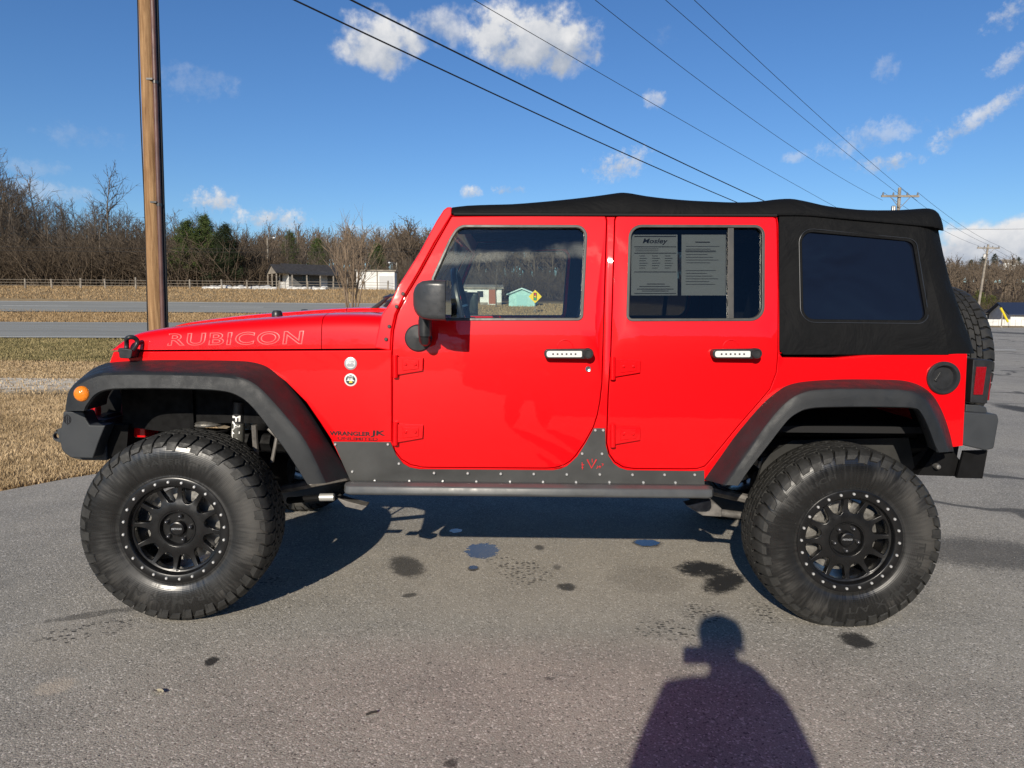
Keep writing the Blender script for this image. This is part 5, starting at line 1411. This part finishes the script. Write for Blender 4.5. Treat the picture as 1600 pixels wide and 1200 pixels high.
# the multi-stemmed tree between the carriageways
x, y = pxd(549, 33.5); zb = float(gz(x, y)); H = 1.38+33.5*(483-352)/FPX-zb
vt = empty('multi_stem_tree', (x, y, zb-.05)); tag(vt, 'bare tan multi-stemmed tree beside the highway, just left of the windscreen', 'tree')
S_ = tree_segs(77, H, 'vase'); a_, b_ = seg_mesh([s for s in S_ if s[4] == 0]); fast_mesh('trunk', a_, b_, VASE, vt); a_, b_ = seg_mesh([s for s in S_ if s[4] > 0], (4, 3, 3, 3)); fast_mesh('crown', a_, b_, VASE, vt)
x, y = pxd(775, 66); put_tree(4, x, y, 5.2, 1.0, 'small bare tree in front of the pale green metal building', None)

# ================================================================== POLES AND WIRES
def wood_pole(n, p, co, out):
    s = n.vmath('MULTIPLY', co, (1, 1, .06)); f = n.noise(s, 26.0, 6.0, .65, .4); k = n.noise(co, 2.4, 3.0)
    n.put(p.inputs['Base Color'], n.mix(n.mapr(n.math('ADD', f, n.math('MULTIPLY', k, .25)), .34, .92), (.17, .090, .042), (.43, .265, .135)))
    n.put(p.inputs['Normal'], n.bump(f, .8, .012))
WOODP = mat('creosote_wood', (.3, .18, .09), .85, spec=.15, custom=wood_pole)
GREYW = mat('weathered_wood', (.27, .235, .19), .9, var=.3, vscale=3)
RUSTP = mat('brown_conduit', (.115, .058, .050), .5, var=.25, vscale=3)
WIREM = mat('black_cable', (.010, .010, .011), .6)
P0c = pxd(245.5, 10.4)
base = Vector((P0c[0], P0c[1], float(gz(*P0c))-.05))
pole = empty('utility_pole', base); tag(pole, 'tall brown wooden utility pole with a brown pipe up its side, left of the car', 'pole')
mb = MB(); rr_ = random.Random(4)
mb.tube([(base.x-.03+.007*k, base.y, base.z+k*.5) for k in range(23)], [.112-.0008*k for k in range(23)], 28)
mb.build('pole_shaft', WOODP, pole)
cd_ = MB().tube([(base.x+.082+.007*k, base.y-.045, base.z+k*.5) for k in range(19)], [.034]*19, 14)
cd_.build('conduit', RUSTP, pole)
cb = MB(); 
cb.tube([(base.x+.112+.007*k, base.y+.01, base.z+k*.5) for k in range(20)], [.026]*20, 8); cb.build('conduit_shade', WIREM, pole)  # black tube added as the dark shadow side of the pipe
bk = MB()
for k in (2.9, 4.6, 6.9): bk.lathe([(.039, -.02), (.039, .02)], 16, (base.x+.082+.014*k, base.y-.045, base.z+k), 'z'); bk.box((base.x+.03+.014*k, base.y-.098, base.z+k+.03), (.09, .02, .025))
bk.build('conduit_strap', DARKBOLT, pole)
cb = MB().tube([(base.x-.145+.007*k-.008*math.sin(k*.9), base.y-.03, base.z+k*.5) for k in range(20)], .0085, 6); cb.build('ground_wire', WIREM, pole)
P0 = np.array([P0c[0]-.26, P0c[1]])
R1 = np.array(pxd(1394, 48.0)); R2 = np.array(pxd(1536, 80.0))
ld_ = (R1-P0)/np.linalg.norm(R1-P0); nrm = np.array([-ld_[1], ld_[0]])
mb = MB(); c_ = (P0[0], P0[1]-.12, base.z+10.35); mb.box(c_, (2.4, .10, .12), rz=math.atan2(-nrm[1], -nrm[0])); mb.build('crossarm', GREYW, pole)
def far_pole(xy, arm_px, top_px, px, D_, lean, label, braces=True):
    z0 = float(gz(*xy))-.1; zt = 1.38+D_*(485.6-top_px)/FPX+.0; za = 1.38+D_*(485.6-arm_px)/FPX
    o = empty('utility_pole', (xy[0], xy[1], z0)); tag(o, label, 'pole')
    mb = MB().tube([(xy[0]+lean*(z-za), xy[1], z) for z in np.linspace(z0, zt, 8)], [.15-.05*i/7 for i in range(8)], 12); mb.build('pole_shaft', [WOODP, GREYW][1 if D_ < 60 else 1], o)
    a = math.atan2(-nrm[1], -nrm[0]); hw = 1.22
    ar = MB().box((xy[0], xy[1]-.13, za), (hw*2, .10, .13), rz=0.0)
    for s in (-1, 1): ar.tube([(xy[0]+s*.65, xy[1]-.16, za-.05), (xy[0]+.02*s, xy[1]-.16, za-.75)], .02, 6)
    ar.build('crossarm', GREYW, o)
    for s in (-1.12, -.45, .45, 1.12): MB().lathe([(.0, -.0), (.05, .02), (.06, .08), (.035, .12), (.045, .17), (0, .19)], 10, (xy[0]+s, xy[1]-.13, za+.06), 'z').build('insulator', ALU, o)
    ts = MB(); 
    for s in (-.5, -.2): ts.lathe([(.09, -.25), (.09, .22), (.05, .28), (0, .28)], 12, (xy[0]-.28+s*.4, xy[1]-.2, za-.9), 'z')
    ts.build('cutout', ALU, o)
    return za, zt
za1, zt1 = far_pole(R1, 312, 299, 1394, 48., 0.0, 'wooden utility pole showing its top above the rear of the black roof')
za2, zt2 = far_pole(R2, 388.5, 383, 1536, 80., .085, 'leaning wooden utility pole with a crossarm, right of the spare tyre')
def span(name, pts, A, B, r, label, group='overhead lines along the street'):
    """wire through three sighted points in the vertical plane A-B, carried on to both poles"""
    A = np.array(A); B = np.array(B); u = (B-A)/np.linalg.norm(B-A); Ls = np.linalg.norm(B-A); n_ = np.array([-u[1], u[0]])
    s_ = []; z_ = []
    for px, py in pts:
        d = ray(px, py); t = ((A-CPOS[:2])@n_)/(d[:2]@n_); q = CPOS+d*t; s_.append((q[:2]-A)@u); z_.append(q[2])
    co = np.polyfit(s_, z_, 2); 
    if abs(co[0]) > .004 or co[0] < 0: co = np.append(0.0006, np.polyfit(s_, np.array(z_)-.0006*np.array(s_)**2, 1))
    S_ = np.linspace(0, Ls, 26); mb = MB().tube([(A[0]+u[0]*s, A[1]+u[1]*s, np.polyval(co, s)) for s in S_], r, 6)
    o = mb.build(name, WIREM); tag(o, label, 'cable', group); return np.polyval(co, 0), np.polyval(co, Ls)
x1 = lambda s: (R1[0]+s, R1[1]-.13)
x0 = lambda s: (P0[0]-nrm[0]*s, P0[1]-nrm[1]*s)
info = []
info.append(span('power_line', [(460, 0), (647, 88.5), (880, 196.5), (1139, 311)], x0(.1), x1(-.15), .016, 'thick black cable, lowest and leftmost of the overhead lines above the car'))
info.append(span('power_line', [(553, 0), (730, 94), (925, 185), (1187, 311)], x0(.1), x1(-.15), .018, 'thick black cable second from the bottom among the overhead lines'))
info.append(span('power_line', [(741, 0), (1022, 163), (1292, 316)], x0(-.1), x1(-.1), .008, 'thin grey wire crossing between the two thick cables and the crossarm wires'))
info.append(span('power_line', [(930, 0), (1120, 146), (1367, 307)], x0(-1.1), x1(-1.12), .009, 'thin wire ending on the left tip of the crossarm above the roof'))
info.append(span('power_line', [(1035, 0), (1210, 142), (1394, 296)], x0(0), x1(0), .009, 'thin wire ending on the top of the utility pole above the roof'))
info.append(span('power_line', [(1079, 0), (1247, 146), (1422, 306)], x0(1.1), x1(1.12), .009, 'thin wire ending on the right tip of the crossarm above the roof'))
print('wire ends', [(round(float(a), 2), round(float(b), 2)) for a, b in info], 'arm', za1, zt1)
def wire(name, A, B, sag, r, label, group):
    A = Vector(A); B = Vector(B); pts = [A.lerp(B, t/16)+Vector((0, 0, -sag*4*(t/16)*(1-t/16))) for t in range(17)]
    tag(MB().tube(pts, r, 5).build(name, WIREM), label, 'cable', group)
for s, lab in ((-1.12, 'left'), (1.12, 'right')): wire('power_line', (R1[0]+s, R1[1]-.13, za1+.25), (R2[0]+s, R2[1]-.13, za2+.25), .35, .011, 'wire between the two distant utility poles, on the %s crossarm tips' % lab, 'wires between the distant poles')
wire('power_line', (R1[0], R1[1], zt1), (R2[0], R2[1], zt2), .35, .011, 'wire between the tops of the two distant utility poles', 'wires between the distant poles')
R3 = np.array(pxd(1680, 112.0))
for s, lab in ((-1.12, 'left'), (0, 'top'), (1.12, 'right')): wire('power_line', (R2[0]+s, R2[1]-.13, za2+.25), (R3[0]+s, R3[1], 5.3+abs(s)*.1), .3, .011, 'wire leaving the leaning pole to the right from its %s insulator' % lab, 'wires leaving the leaning pole')
q = atd(1480, 357.5, 52.); q2 = atd(1700, 354, 56.); wire('power_line', q, q2, .1, .010, 'level wire crossing the sky to the right of the roof', None)
for k, (za, zb_) in enumerate(((384, 388), (389.5, 392.5))):
    a = atd(-80, za, 62.); b_ = atd(700, zb_, 62.); wire('power_line', a, b_, .15, .016, ['upper', 'lower'][k]+' of two level wires in front of the leafless wood', None)
# street lamps
for px, top, D_, lab in ((421, 374, 74, 'grey street lamp with a curved arm behind the white house'), (620.5, 411, 84, 'small street lamp beside the white garage near the windscreen pillar')):
    x, y = pxd(px, D_); zb = float(gz(x, y)); zt = 1.38+D_*(482-top)/FPX; o = empty('street_lamp', (x, y, zb)); tag(o, lab, 'street lamp')
    MB().tube([(x, y, zb-.1), (x, y, zt)], [.11, .075], 8).build('lamp_pole', GREYW, o)
    hs_ = 1 if px < 500 else -1
    MB().tube([(x, y, zt-.35), (x+.25*hs_, y-.1, zt-.05), (x+.75*hs_, y-.25, zt)], .035, 6).build('lamp_arm', ALU, o)
    MB().lathe([(0, .06), (.12, .03), (.17, -.06), (.12, -.12), (0, -.14)], 12, (x+.8*hs_, y-.26, zt), 'z').build('lamp_head', mat('lamp_glass', (.7, .72, .72), .3), o)
# ================================================================== FENCE AND STONES
fo = empty('field_fence', pxd(150, 61.5)+(float(gz(*pxd(150, 61.5))),)); tag(fo, 'low weathered post and wire fence along the far edge of the tan field', 'fence')
fr_ = random.Random(9); tops = []
for px in list(range(-50, 700, 44)):
    D_ = 61.5+(px-200)*.008; x, y = pxd(px+fr_.uniform(-5, 5), D_); zb = float(gz(x, y)); h = fr_.uniform(.78, 1.0); tl = fr_.uniform(-.06, .06)
    MB().tube([(x, y, zb-.1), (x+tl, y, zb+h)], [.085, .07], 7).build('post', GREYW, fo); tops.append((x, y, zb))
for h in (.72, .48, .25): MB().tube([(x, y-.08, z+h) for x, y, z in tops], .016, 5).build('fence_wire', GREYW, fo)
STONE = mat('white_stone', (.62, .61, .58), .8, var=.2, vscale=4)
def stone(px, D_, s, k):
    x, y = pxd(px, D_); r = random.Random(k); bm = bmesh.new(); bmesh.ops.create_icosphere(bm, subdivisions=2, radius=1)
    for v in bm.verts: v.co *= 1+.22*math.sin(v.co.x*3+k)*math.cos(v.co.y*2.7+k*2)+r.uniform(-.05, .05)
    vs = [(v.co.x*s*1.3+x, v.co.y*s+y, v.co.z*s*.75+float(gz(x, y))+s*.35) for v in bm.verts]; fs = [tuple(q.index for q in f.verts) for f in bm.faces]; bm.free()
    return tag(mk('white_boulder', vs, fs, STONE), 'white boulder in the row left of the white house', 'boulder', 'white boulders left of the house')
for k in range(26): stone(322+k*4.2+rnd.uniform(-1.2, 1.2), 63.5+k*.02, .22+.14*rnd.random(), k)
for k in range(8):
    o = stone(455+k*7+rnd.uniform(-2, 2), 64.5, .20+.12*rnd.random(), 50+k); tag(o, 'white boulder in the row below the porch of the white house', 'boulder', 'white boulders below the porch')
# ================================================================== BUILDINGS
def wall_mat(name, c, lines=0.):
    def f(n, p, co, out):
        if lines:
            z = n.node('ShaderNodeSeparateXYZ', {0: co}).outputs[2]; s = n.math('FRACT', n.math('MULTIPLY', z, lines)); n.put(p.inputs['Normal'], n.bump(s, .5, .02))
    return mat(name, c, .7, var=.1, vscale=1.5, custom=f if lines else None)
WHITEW = wall_mat('white_siding', (.74, .73, .69), 6.); DARKROOF = mat('dark_shingle', (.035, .033, .034), .85, var=.3, vscale=4); TEAL = wall_mat('pale_green_metal', (.36, .60, .56), 0); BLUEROOF = mat('navy_metal_roof', (.022, .032, .065), .5, var=.1)
GLD = mat('dark_window', (.03, .035, .04), .15); GREYDOOR = mat('grey_garage_door', (.50, .50, .49), .6); SHADEW = wall_mat('grey_siding', (.20, .20, .20), 5.)
class Bld:
    """a building in its own frame: +x along the ridge, -y the front"""
    def __init__(s, name, x, y, rz, label, cat): s.o = empty(name, (x, y, float(gz(x, y)))); s.o.rotation_euler = (0, 0, rz); tag(s.o, label, cat)
    def part(s, nm, mb, material, par=None, **kw): return mb.build(nm, material, par or s.o, local=True, **kw)
    def gable(s, lx_, wy, h, rise, wallm, roofm, over=.3):
        w_ = s.part('wall', MB().prism([(-wy/2, -.3), (wy/2, -.3), (wy/2, h), (0, h+rise), (-wy/2, h)], -lx_/2, lx_/2, 'x'), wallm)
        k = rise/(wy/2); t = .12; o_ = wy/2+over
        s.part('roof', MB().prism([(-o_, h-k*over+.02), (0, h+rise+.02), (o_, h-k*over+.02), (o_, h-k*over+.02+t), (0, h+rise+.02+t), (-o_, h-k*over+.02+t)], -lx_/2-over, lx_/2+over, 'x'), roofm); return w_
    def front_open(s, nm, cx, cz, w_, h, y, material, axis='y', fm=None):
        f = s.part(nm, MB().box((cx, y, cz), (w_+.16, .06, h+.16)) if axis == 'y' else MB().box((y, cx, cz), (.06, w_+.16, h+.16)), fm or WHITEW)
        s.part('pane', MB().box((cx, y-.02, cz), (w_, .06, h)) if axis == 'y' else MB().box((y-.02, cx, cz), (.06, w_, h)), material, f); return f
x, y = pxd(486, 69)
h = Bld('house', x, y, R(36), 'small white house with a dark gabled roof and a porch on posts', 'house')
h.o.scale = (.80, .85, .92); h.gable(6.4, 3.4, 1.55, .85, WHITEW, DARKROOF, .35)
h.front_open('window', .75, 1.05, .6, .6, -3.22, GLD, 'x', GREYW)
h.part('side_wall', MB().box((0, -1.71, .62), (6.36, .05, 1.85)), mat('shaded_grey_siding', (.13, .13, .128), .8, var=.2, vscale=3))  # grey siding, darkened to stand for the shade under the porch roof
h.front_open('door', 1.0, .85, .8, 1.6, -1.76, GREYDOOR, 'y', SHADEW); h.front_open('window', -1.2, 1.0, .8, .8, -1.76, GLD, 'y', SHADEW)
h.part('porch_roof', MB().prism([(-1.7, 1.62), (-3.3, 1.30), (-3.3, 1.40), (-1.7, 1.74)], -3.5, 3.5, 'x'), DARKROOF); h.part('porch_roof', MB().prism([(-1.9, 1.45), (0, 2.30), (1.9, 1.45), (1.9, 1.55), (0, 2.42), (-1.9, 1.55)], -4.7, -3.58, 'x'), DARKROOF)
h.part('porch_gable', MB().prism([(-1.7, 1.45), (0, 2.26), (1.7, 1.45)], -4.60, -4.54, 'x'), GREYW)
for px_ in (-3.3, -1.6, 0, 1.6, 3.3): h.part('porch_post', MB().box((px_, -3.2, .55), (.12, .12, 1.7)), GREYW)
for py_ in (-1.6, 0, 1.6): h.part('porch_post', MB().box((-4.57, py_, .55), (.12, .12, 1.75)), GREYW)
h.part('porch_floor', MB().box((0, -2.5, -.1), (6.8, 1.6, .25)), GREYW)
x, y = pxd(590, 70); g2 = Bld('garage', x, y, R(6), 'flat white garage right of the bare multi-stemmed tree', 'garage')
g2.part('wall', MB().box((0, 0, .7), (3.6, 3.0, 2.0)), WHITEW); g2.part('roof', MB().box((0, 0, 1.76), (3.9, 3.3, .12)), GREYW); g2.front_open('garage_door', 1.0, .55, 1.3, 1.4, -1.52, GREYDOOR); g2.part('corner_board', MB().box((.15, -1.53, .7), (.10, .06, 2.0)), GREYW)
x, y = pxd(747, 72); h2 = Bld('mobile_home', x, y, R(4), 'long white mobile home seen through the front door window', 'house'); h2.gable(4.6, 3.2, 1.55, .3, WHITEW, GREYW, .2)
for cx in (-1.4, .2): h2.front_open('window', cx, 1.0, .6, .6, -1.62, GLD)
h2.front_open('door', 1.4, .75, .7, 1.4, -1.62, mat('rust_door', (.30, .10, .05), .6)); h2.part('skirting', MB().box((0, -1.58, -.05), (4.6, .06, .5)), GREYW)
x, y = pxd(818, 70); h3 = Bld('metal_building', x, y, R(-10), 'pale green metal building with a low gable, seen through the front door window', 'shed')
h3.o.rotation_euler = (0, 0, R(84)); h3.gable(3.2, 2.5, 1.05, .5, TEAL, mat('pale_metal_roof', (.5, .68, .66), .5), .2); h3.front_open('garage_door', 0, .5, 1.0, 1.0, -1.62, mat('teal_door', (.30, .54, .52), .6), 'x', TEAL)
x, y = pxd(1600, 76); h4 = Bld('shop', x, y, R(-8), 'white building with a navy blue roof at the end of the street', 'building'); h4.gable(4.6, 4.4, 1.15, 1.05, WHITEW, BLUEROOF, .35); h4.front_open('window', 1.0, .5, .9, .7, -2.22, GLD)
x, y = pxd(1556, 80); h5 = Bld('low_shed', x, y, R(2), 'low shed with a flat dark roof left of the navy roofed building', 'shed'); h5.part('wall', MB().box((0, 0, .45), (4.6, 2.4, 1.3)), SHADEW); h5.part('roof', MB().prism([(-1.5, 1.05), (1.5, 1.5), (1.5, 1.6), (-1.5, 1.15)], -2.5, 2.5, 'x'), DARKROOF)
x, y = pxd(1566, 71); wl_ = empty('white_fence', (x, y, 0)); tag(wl_, 'low white board fence in front of the low shed', 'fence')
for k in range(9): MB().box((x-2.2+k*.55, y, .38), (.52, .05, .62)).build('fence_board', WHITEW, wl_)
for k in range(3): MB().box((x-2.2+k*2.2, y+.06, .35), (.10, .10, .8)).build('post', WHITEW, wl_)
x, y = pxd(1566, 66); gg = empty('guy_guard', (x, y, 0)); tag(gg, 'yellow guy wire guard slanting beside a short post', 'pole')
a = atd(1563.5, 481, 66); b_ = atd(1575, 503, 66); MB().tube([a, b_], .10, 8).build('guard_tube', mat('safety_yellow', (.75, .58, .02), .5), gg); MB().tube([tuple(b_), (b_[0]+.1, b_[1], -.1)], .02, 6).build('guy_wire', WIREM, gg); MB().tube([(a[0]+.2, a[1], -.1), (a[0]+.2, a[1], 1.35)], .05, 7).build('post', GREYW, gg)
x, y = pxd(1569, 300); h6 = Bld('hill_house', x, y, 0, 'tiny white house on the far hillside', 'house'); h6.gable(6, 4, 2.6, 1.2, WHITEW, GREYW); h6.o.location.z += 6.5
# diamond warning sign with a traffic signal on it
x, y = pxd(836, 58); zc_ = 1.38+58*(483-463)/FPX; zb = float(gz(x, y)); sg_ = empty('traffic_sign', (x, y, zb)); tag(sg_, 'yellow diamond warning sign with a traffic signal symbol, seen through the front door window', 'sign')
MB().tube([(x, y+.03, zb-.2), (x, y+.03, zc_+.4)], .03, 8).build('sign_post', ALU, sg_)
pl_ = MB().prism(rp([(x-.54, zc_, .05), (x, zc_-.54, .05), (x+.54, zc_, .05), (x, zc_+.54, .05)], 4), y-.015, y+.005).build('sign_plate', mat('sign_yellow', (.85, .60, .02), .4), sg_)
bd = MB().prism([(x-.13, zc_-.31), (x+.13, zc_-.31), (x+.13, zc_+.31), (x-.13, zc_+.31)], y-.02, y-.014).build('signal_symbol', INK, pl_)
for k, c_ in enumerate(((.7, .02, .02), (.8, .55, .02), (.02, .45, .15))): MB().lathe([(.08, 0), (.08, -.006), (0, -.006)], 16, (x, y-.02, zc_+.19-.19*k)).build('signal_disc', mat('disc', c_, .5), pl_)
x, y = pxd(724, 71); tg = MB().prism([(x-.5, float(gz(x, y))), (x+.35, float(gz(x, y))), (x+.1, float(gz(x, y))+1.05), (x-.3, float(gz(x, y))+1.0)], y-.6, y+.4).build('blue_tarp', mat('blue_tarp', (.05, .16, .50), .5, bump=.5, bscale=6, bdist=.05), bevel=.05); tag(tg, 'blue tarpaulin over a heap beside the white mobile home', 'tarp')
# the sales building behind the photographer, seen only in the paint and the glass
h7 = Bld('sales_building', 15.0, -19.5, 0, 'long grey building behind the photographer, seen only as a reflection', 'building')
h7.part('wall', MB().box((0, 0, 2.2), (30, 8, 4.6)), mat('grey_stucco', (.10, .10, .10), .8, var=.2)); h7.part('roof', MB().box((0, 0, 4.56), (30.8, 8.8, .14)), DARKROOF)
for k in range(7): h7.part('window', MB().box((-12+k*4, 4.02, 1.7), (2.6, .1, 2.2)), GLD)
# litter on the asphalt
for px, py, nm, c_, lab in ((248, 1083, 'leaf', (.42, .37, .26), 'curled pale leaf on the asphalt in front of the front wheel'), (580, 1117, 'twig', (.03, .026, .022), 'short dark twig on the asphalt near the bottom of the picture')):
    p = atz(px, py); mb = MB()
    if nm == 'twig': mb.tube([(p[0]-.016, p[1]-.008, .006), (p[0], p[1], .009), (p[0]+.018, p[1]+.012, .006)], .004, 6)
    else:
        rows = [[(p[0]+(t-.5)*.035+.008*s, p[1]-(t-.5)*.022+s*.007*math.sin(t*3.14), .004+.006*abs(s)+.004*t) for s in (-1, 0, 1)] for t in np.linspace(0, 1, 6)]; mb.grid(rows)
    tag(mb.build(nm, mat(nm+'_mat', c_, .7)), lab, nm)

# loose grit on the asphalt
gv = []; gf = []; gq = np.random.default_rng(8)
for i in range(1500):
    d = 1.7+6.5*gq.random()**1.4; x = CPOS[0]+(gq.random()*1.8-.9)*d; y = d-3.947; r_ = gq.uniform(.0012, .0036); b0 = len(gv); a0 = gq.random()*6.28
    gv += [(x+r_*math.cos(a0+k*2.09), y+r_*math.sin(a0+k*2.09), .0005) for k in range(3)]+[(x+r_*.5*math.cos(a0+1+k*2.09), y+r_*.5*math.sin(a0+1+k*2.09), r_*1.1) for k in range(3)]
    gf += [(b0, b0+1, b0+4), (b0+1, b0+2, b0+5), (b0+2, b0, b0+3), (b0, b0+4, b0+3), (b0+1, b0+5, b0+4), (b0+2, b0+3, b0+5), (b0+3, b0+4, b0+5)]
go_ = fast_mesh('gravel', gv, gf, blade_mat('grit', (.16, .15, .13), (.72, .69, .63))); go_['kind'] = 'stuff'; go_['label'] = 'loose grit scattered over the asphalt'

# ================================================================== THE PHOTOGRAPHER (behind the camera; only the shadow and the reflection show)
PX, PY = 1.575, -4.430
JK = mat('dark_jacket', (.03, .032, .04), .8, var=.2, vscale=12); JN = mat('blue_jeans', (.05, .07, .12), .85, var=.2, vscale=20); SKIN = mat('skin', (.55, .34, .25), .55); CAPM = mat('dark_cap', (.04, .04, .045), .8)
def skinned(name, nodes, edges, root, material, parent, sub=2):
    me = bpy.data.meshes.new(name); me.from_pydata([n[:3] for n in nodes], edges, []); me.materials.append(material)
    o = bpy.data.objects.new(name, me); COL.objects.link(o)
    if parent is not None: o.parent = parent; o.matrix_parent_inverse = Matrix.Translation(-WLOC[parent.name]) if WLOC[parent.name].length > 0 else Matrix.Identity(4)
    WLOC[o.name] = Vector((0, 0, 0))
    o.modifiers.new('skin', 'SKIN'); s_ = o.modifiers.new('sub', 'SUBSURF'); s_.levels = sub; s_.render_levels = sub
    if not me.skin_vertices: bm = bmesh.new(); bm.from_mesh(me); bm.verts.layers.skin.verify(); bm.to_mesh(me); bm.free()
    for i, n in enumerate(nodes): me.skin_vertices[0].data[i].radius = (n[3], n[4] if len(n) > 4 else n[3])
    me.skin_vertices[0].data[root].use_root = True
    for p in me.polygons: p.use_smooth = True
    return o
per = empty('person', (PX, PY, 0)); tag(per, 'person in a cap and dark jacket holding up a phone to take the picture', 'person')
nd = []; eg = []
def N_(x, y, z, r, r2=None, fromi=None):
    nd.append((PX+x, PY+y, z, r, r2 or r)); i = len(nd)-1
    if fromi is not None: eg.append((fromi, i))
    return i
pel = N_(0, 0, .96, .150, .115); ab = N_(0, -.01, 1.12, .150, .11, pel); ch = N_(0, -.01, 1.30, .165, .12, ab); nk0 = N_(0, 0, 1.43, .09, .08, ch); nk = N_(0, .01, 1.49, .055, .06, nk0)
hd0 = N_(0, .03, 1.55, .062, .075, nk); hd = N_(0, .03, 1.625, .070, .090, hd0); hd2 = N_(0, .02, 1.69, .056, .072, hd)
for s in (-1, 1):
    hp = N_(s*.10, 0, .90, .095, .10, pel); kn = N_(s*.14, .02, .50, .062, .066, hp); ak = N_(s*.16, 0, .09, .042, .045, kn); N_(s*.17, .10, .045, .042, .035, N_(s*.165, .03, .05, .045, .04, ak))
    sh = N_(.160 if s > 0 else -.185, 0, 1.40, .066, .066, ch)
    if s < 0:
        el = N_(-.255, .0, 1.13, .048, .05, sh); wr = N_(-.275, .08, .90, .032, .034, el); pal = N_(-.29, .10, .83, .020, .038, wr)
        for k in range(4): N_(-.288, .075+k*.021, .705+abs(k-1.4)*.01, .008, None, N_(-.296, .072+k*.022, .765, .0092, None, pal))
        N_(-.272, .145, .78, .009, None, N_(-.280, .135, .82, .011, None, pal))
        continue
    el = N_(.220, .10, 1.10, .048, .05, sh)
    hx = .055 if s > 0 else -.030; hand = N_(hx+s*(.055 if s > 0 else .030)-.03*(s > 0), .42, 1.30, .028, .034, N_(hx+s*(.10 if s > 0 else .040), .34, 1.24, .034, .034, el)); pal = N_(hx+s*.035-.0, .455, 1.34, .026, .036, hand)
    for k in range(4):
        zf = 1.392-k*.021; a_ = N_(hx+s*.030, .478, zf, .0095, None, pal); b_ = N_(hx+s*.012, .505, zf+.004, .0088, None, a_); N_(hx-s*.012, .5115-.002*k, zf+.006, .0080, None, b_)
    t0 = N_(hx+s*.018, .452, 1.315, .011, None, pal); N_(hx-s*.010, .458, 1.335, .009, None, t0)
body_o = skinned('body', nd, eg, pel, SKIN, per)
def sub_body(name, idx, grow_, material):
    mp = {i: k for k, i in enumerate(idx)}; nn = [nd[i][:3]+(nd[i][3]+grow_, nd[i][4]+grow_*1.2) for i in idx]; ee = [(mp[a], mp[b]) for a, b in eg if a in mp and b in mp]
    return skinned(name, nn, ee, 0, material, per)
arm = [i for i, n in enumerate(nd)]
sh_idx = [pel, ab, ch, nk0]
jk = sh_idx[:]
for a, b in eg:
    if a == ch and b not in (nk0,): jk.append(b); e_ = [q for p_, q in eg if p_ == b][0]; jk.append(e_); jk.append([q for p_, q in eg if p_ == e_][0])
sub_body('jacket', jk, .030, JK)
lg = [pel]
for a, b in eg:
    if a == pel and b != ab: lg.append(b); k_ = [q for p_, q in eg if p_ == b][0]; lg.append(k_); lg.append([q for p_, q in eg if p_ == k_][0])
sub_body('jeans', lg, .018, JN)
hood_ = MB().lathe([(0, 1.33), (.14, 1.37), (.155, 1.43), (.130, 1.49), (.105, 1.54), (.07, 1.57), (.0, 1.572)], 24, (PX+.03, PY-.06, 0), 'z'); hood_.build('jacket_hood', JK, per)
cpm = MB().lathe([(.092, -.02), (.095, .0), (.094, .035), (.080, .068), (.050, .088), (0, .095)], 28, (PX, PY+.03, 1.655), 'z'); cpm.grid([[(PX+t*.078, PY+.10, 1.640), (PX+t*.070, PY+.15*(1)+.02*(1-t*t), 1.637-.012*t*t)] for t in np.linspace(-1, 1, 9)]); cpm.build('cap', CAPM, per)
fc = MB().lathe([(.014, .0), (.012, .018), (0, .022)], 10, (PX, PY+.115, 1.60), 'y'); fc.build('nose', SKIN, per)
for s in (-1, 1):
    MB().lathe([(0, -.010), (.008, -.006), (.011, 0), (.008, .006), (0, .010)], 10, (PX+s*.032, PY+.108, 1.628), 'y').build('eye', WHITE, per); MB().lathe([(.02, -.006), (.030, 0), (.02, .008), (0, .008)], 12, (PX+s*.080, PY+.03, 1.61), 'x').build('ear', SKIN, per)
ph = empty('phone', (CPOS[0], CPOS[1], CPOS[2])); tag(ph, 'phone held up in both hands by the photographer', 'phone')
MB().prism(rp([(CPOS[0]-.016, CPOS[2]-.055, .012), (CPOS[0]+.130, CPOS[2]-.055, .012), (CPOS[0]+.130, CPOS[2]+.018, .012), (CPOS[0]-.016, CPOS[2]+.018, .012)], 4), CPOS[1]-.024, CPOS[1]-.016).build('phone_body', BLKPL, ph, bevel=.002)
MB().prism(rp([(CPOS[0]-.012, CPOS[2]-.051, .010), (CPOS[0]+.126, CPOS[2]-.051, .010), (CPOS[0]+.126, CPOS[2]+.014, .010), (CPOS[0]-.012, CPOS[2]+.014, .010)], 4), CPOS[1]-.0248, CPOS[1]-.0242).build('phone_screen', INK, ph)
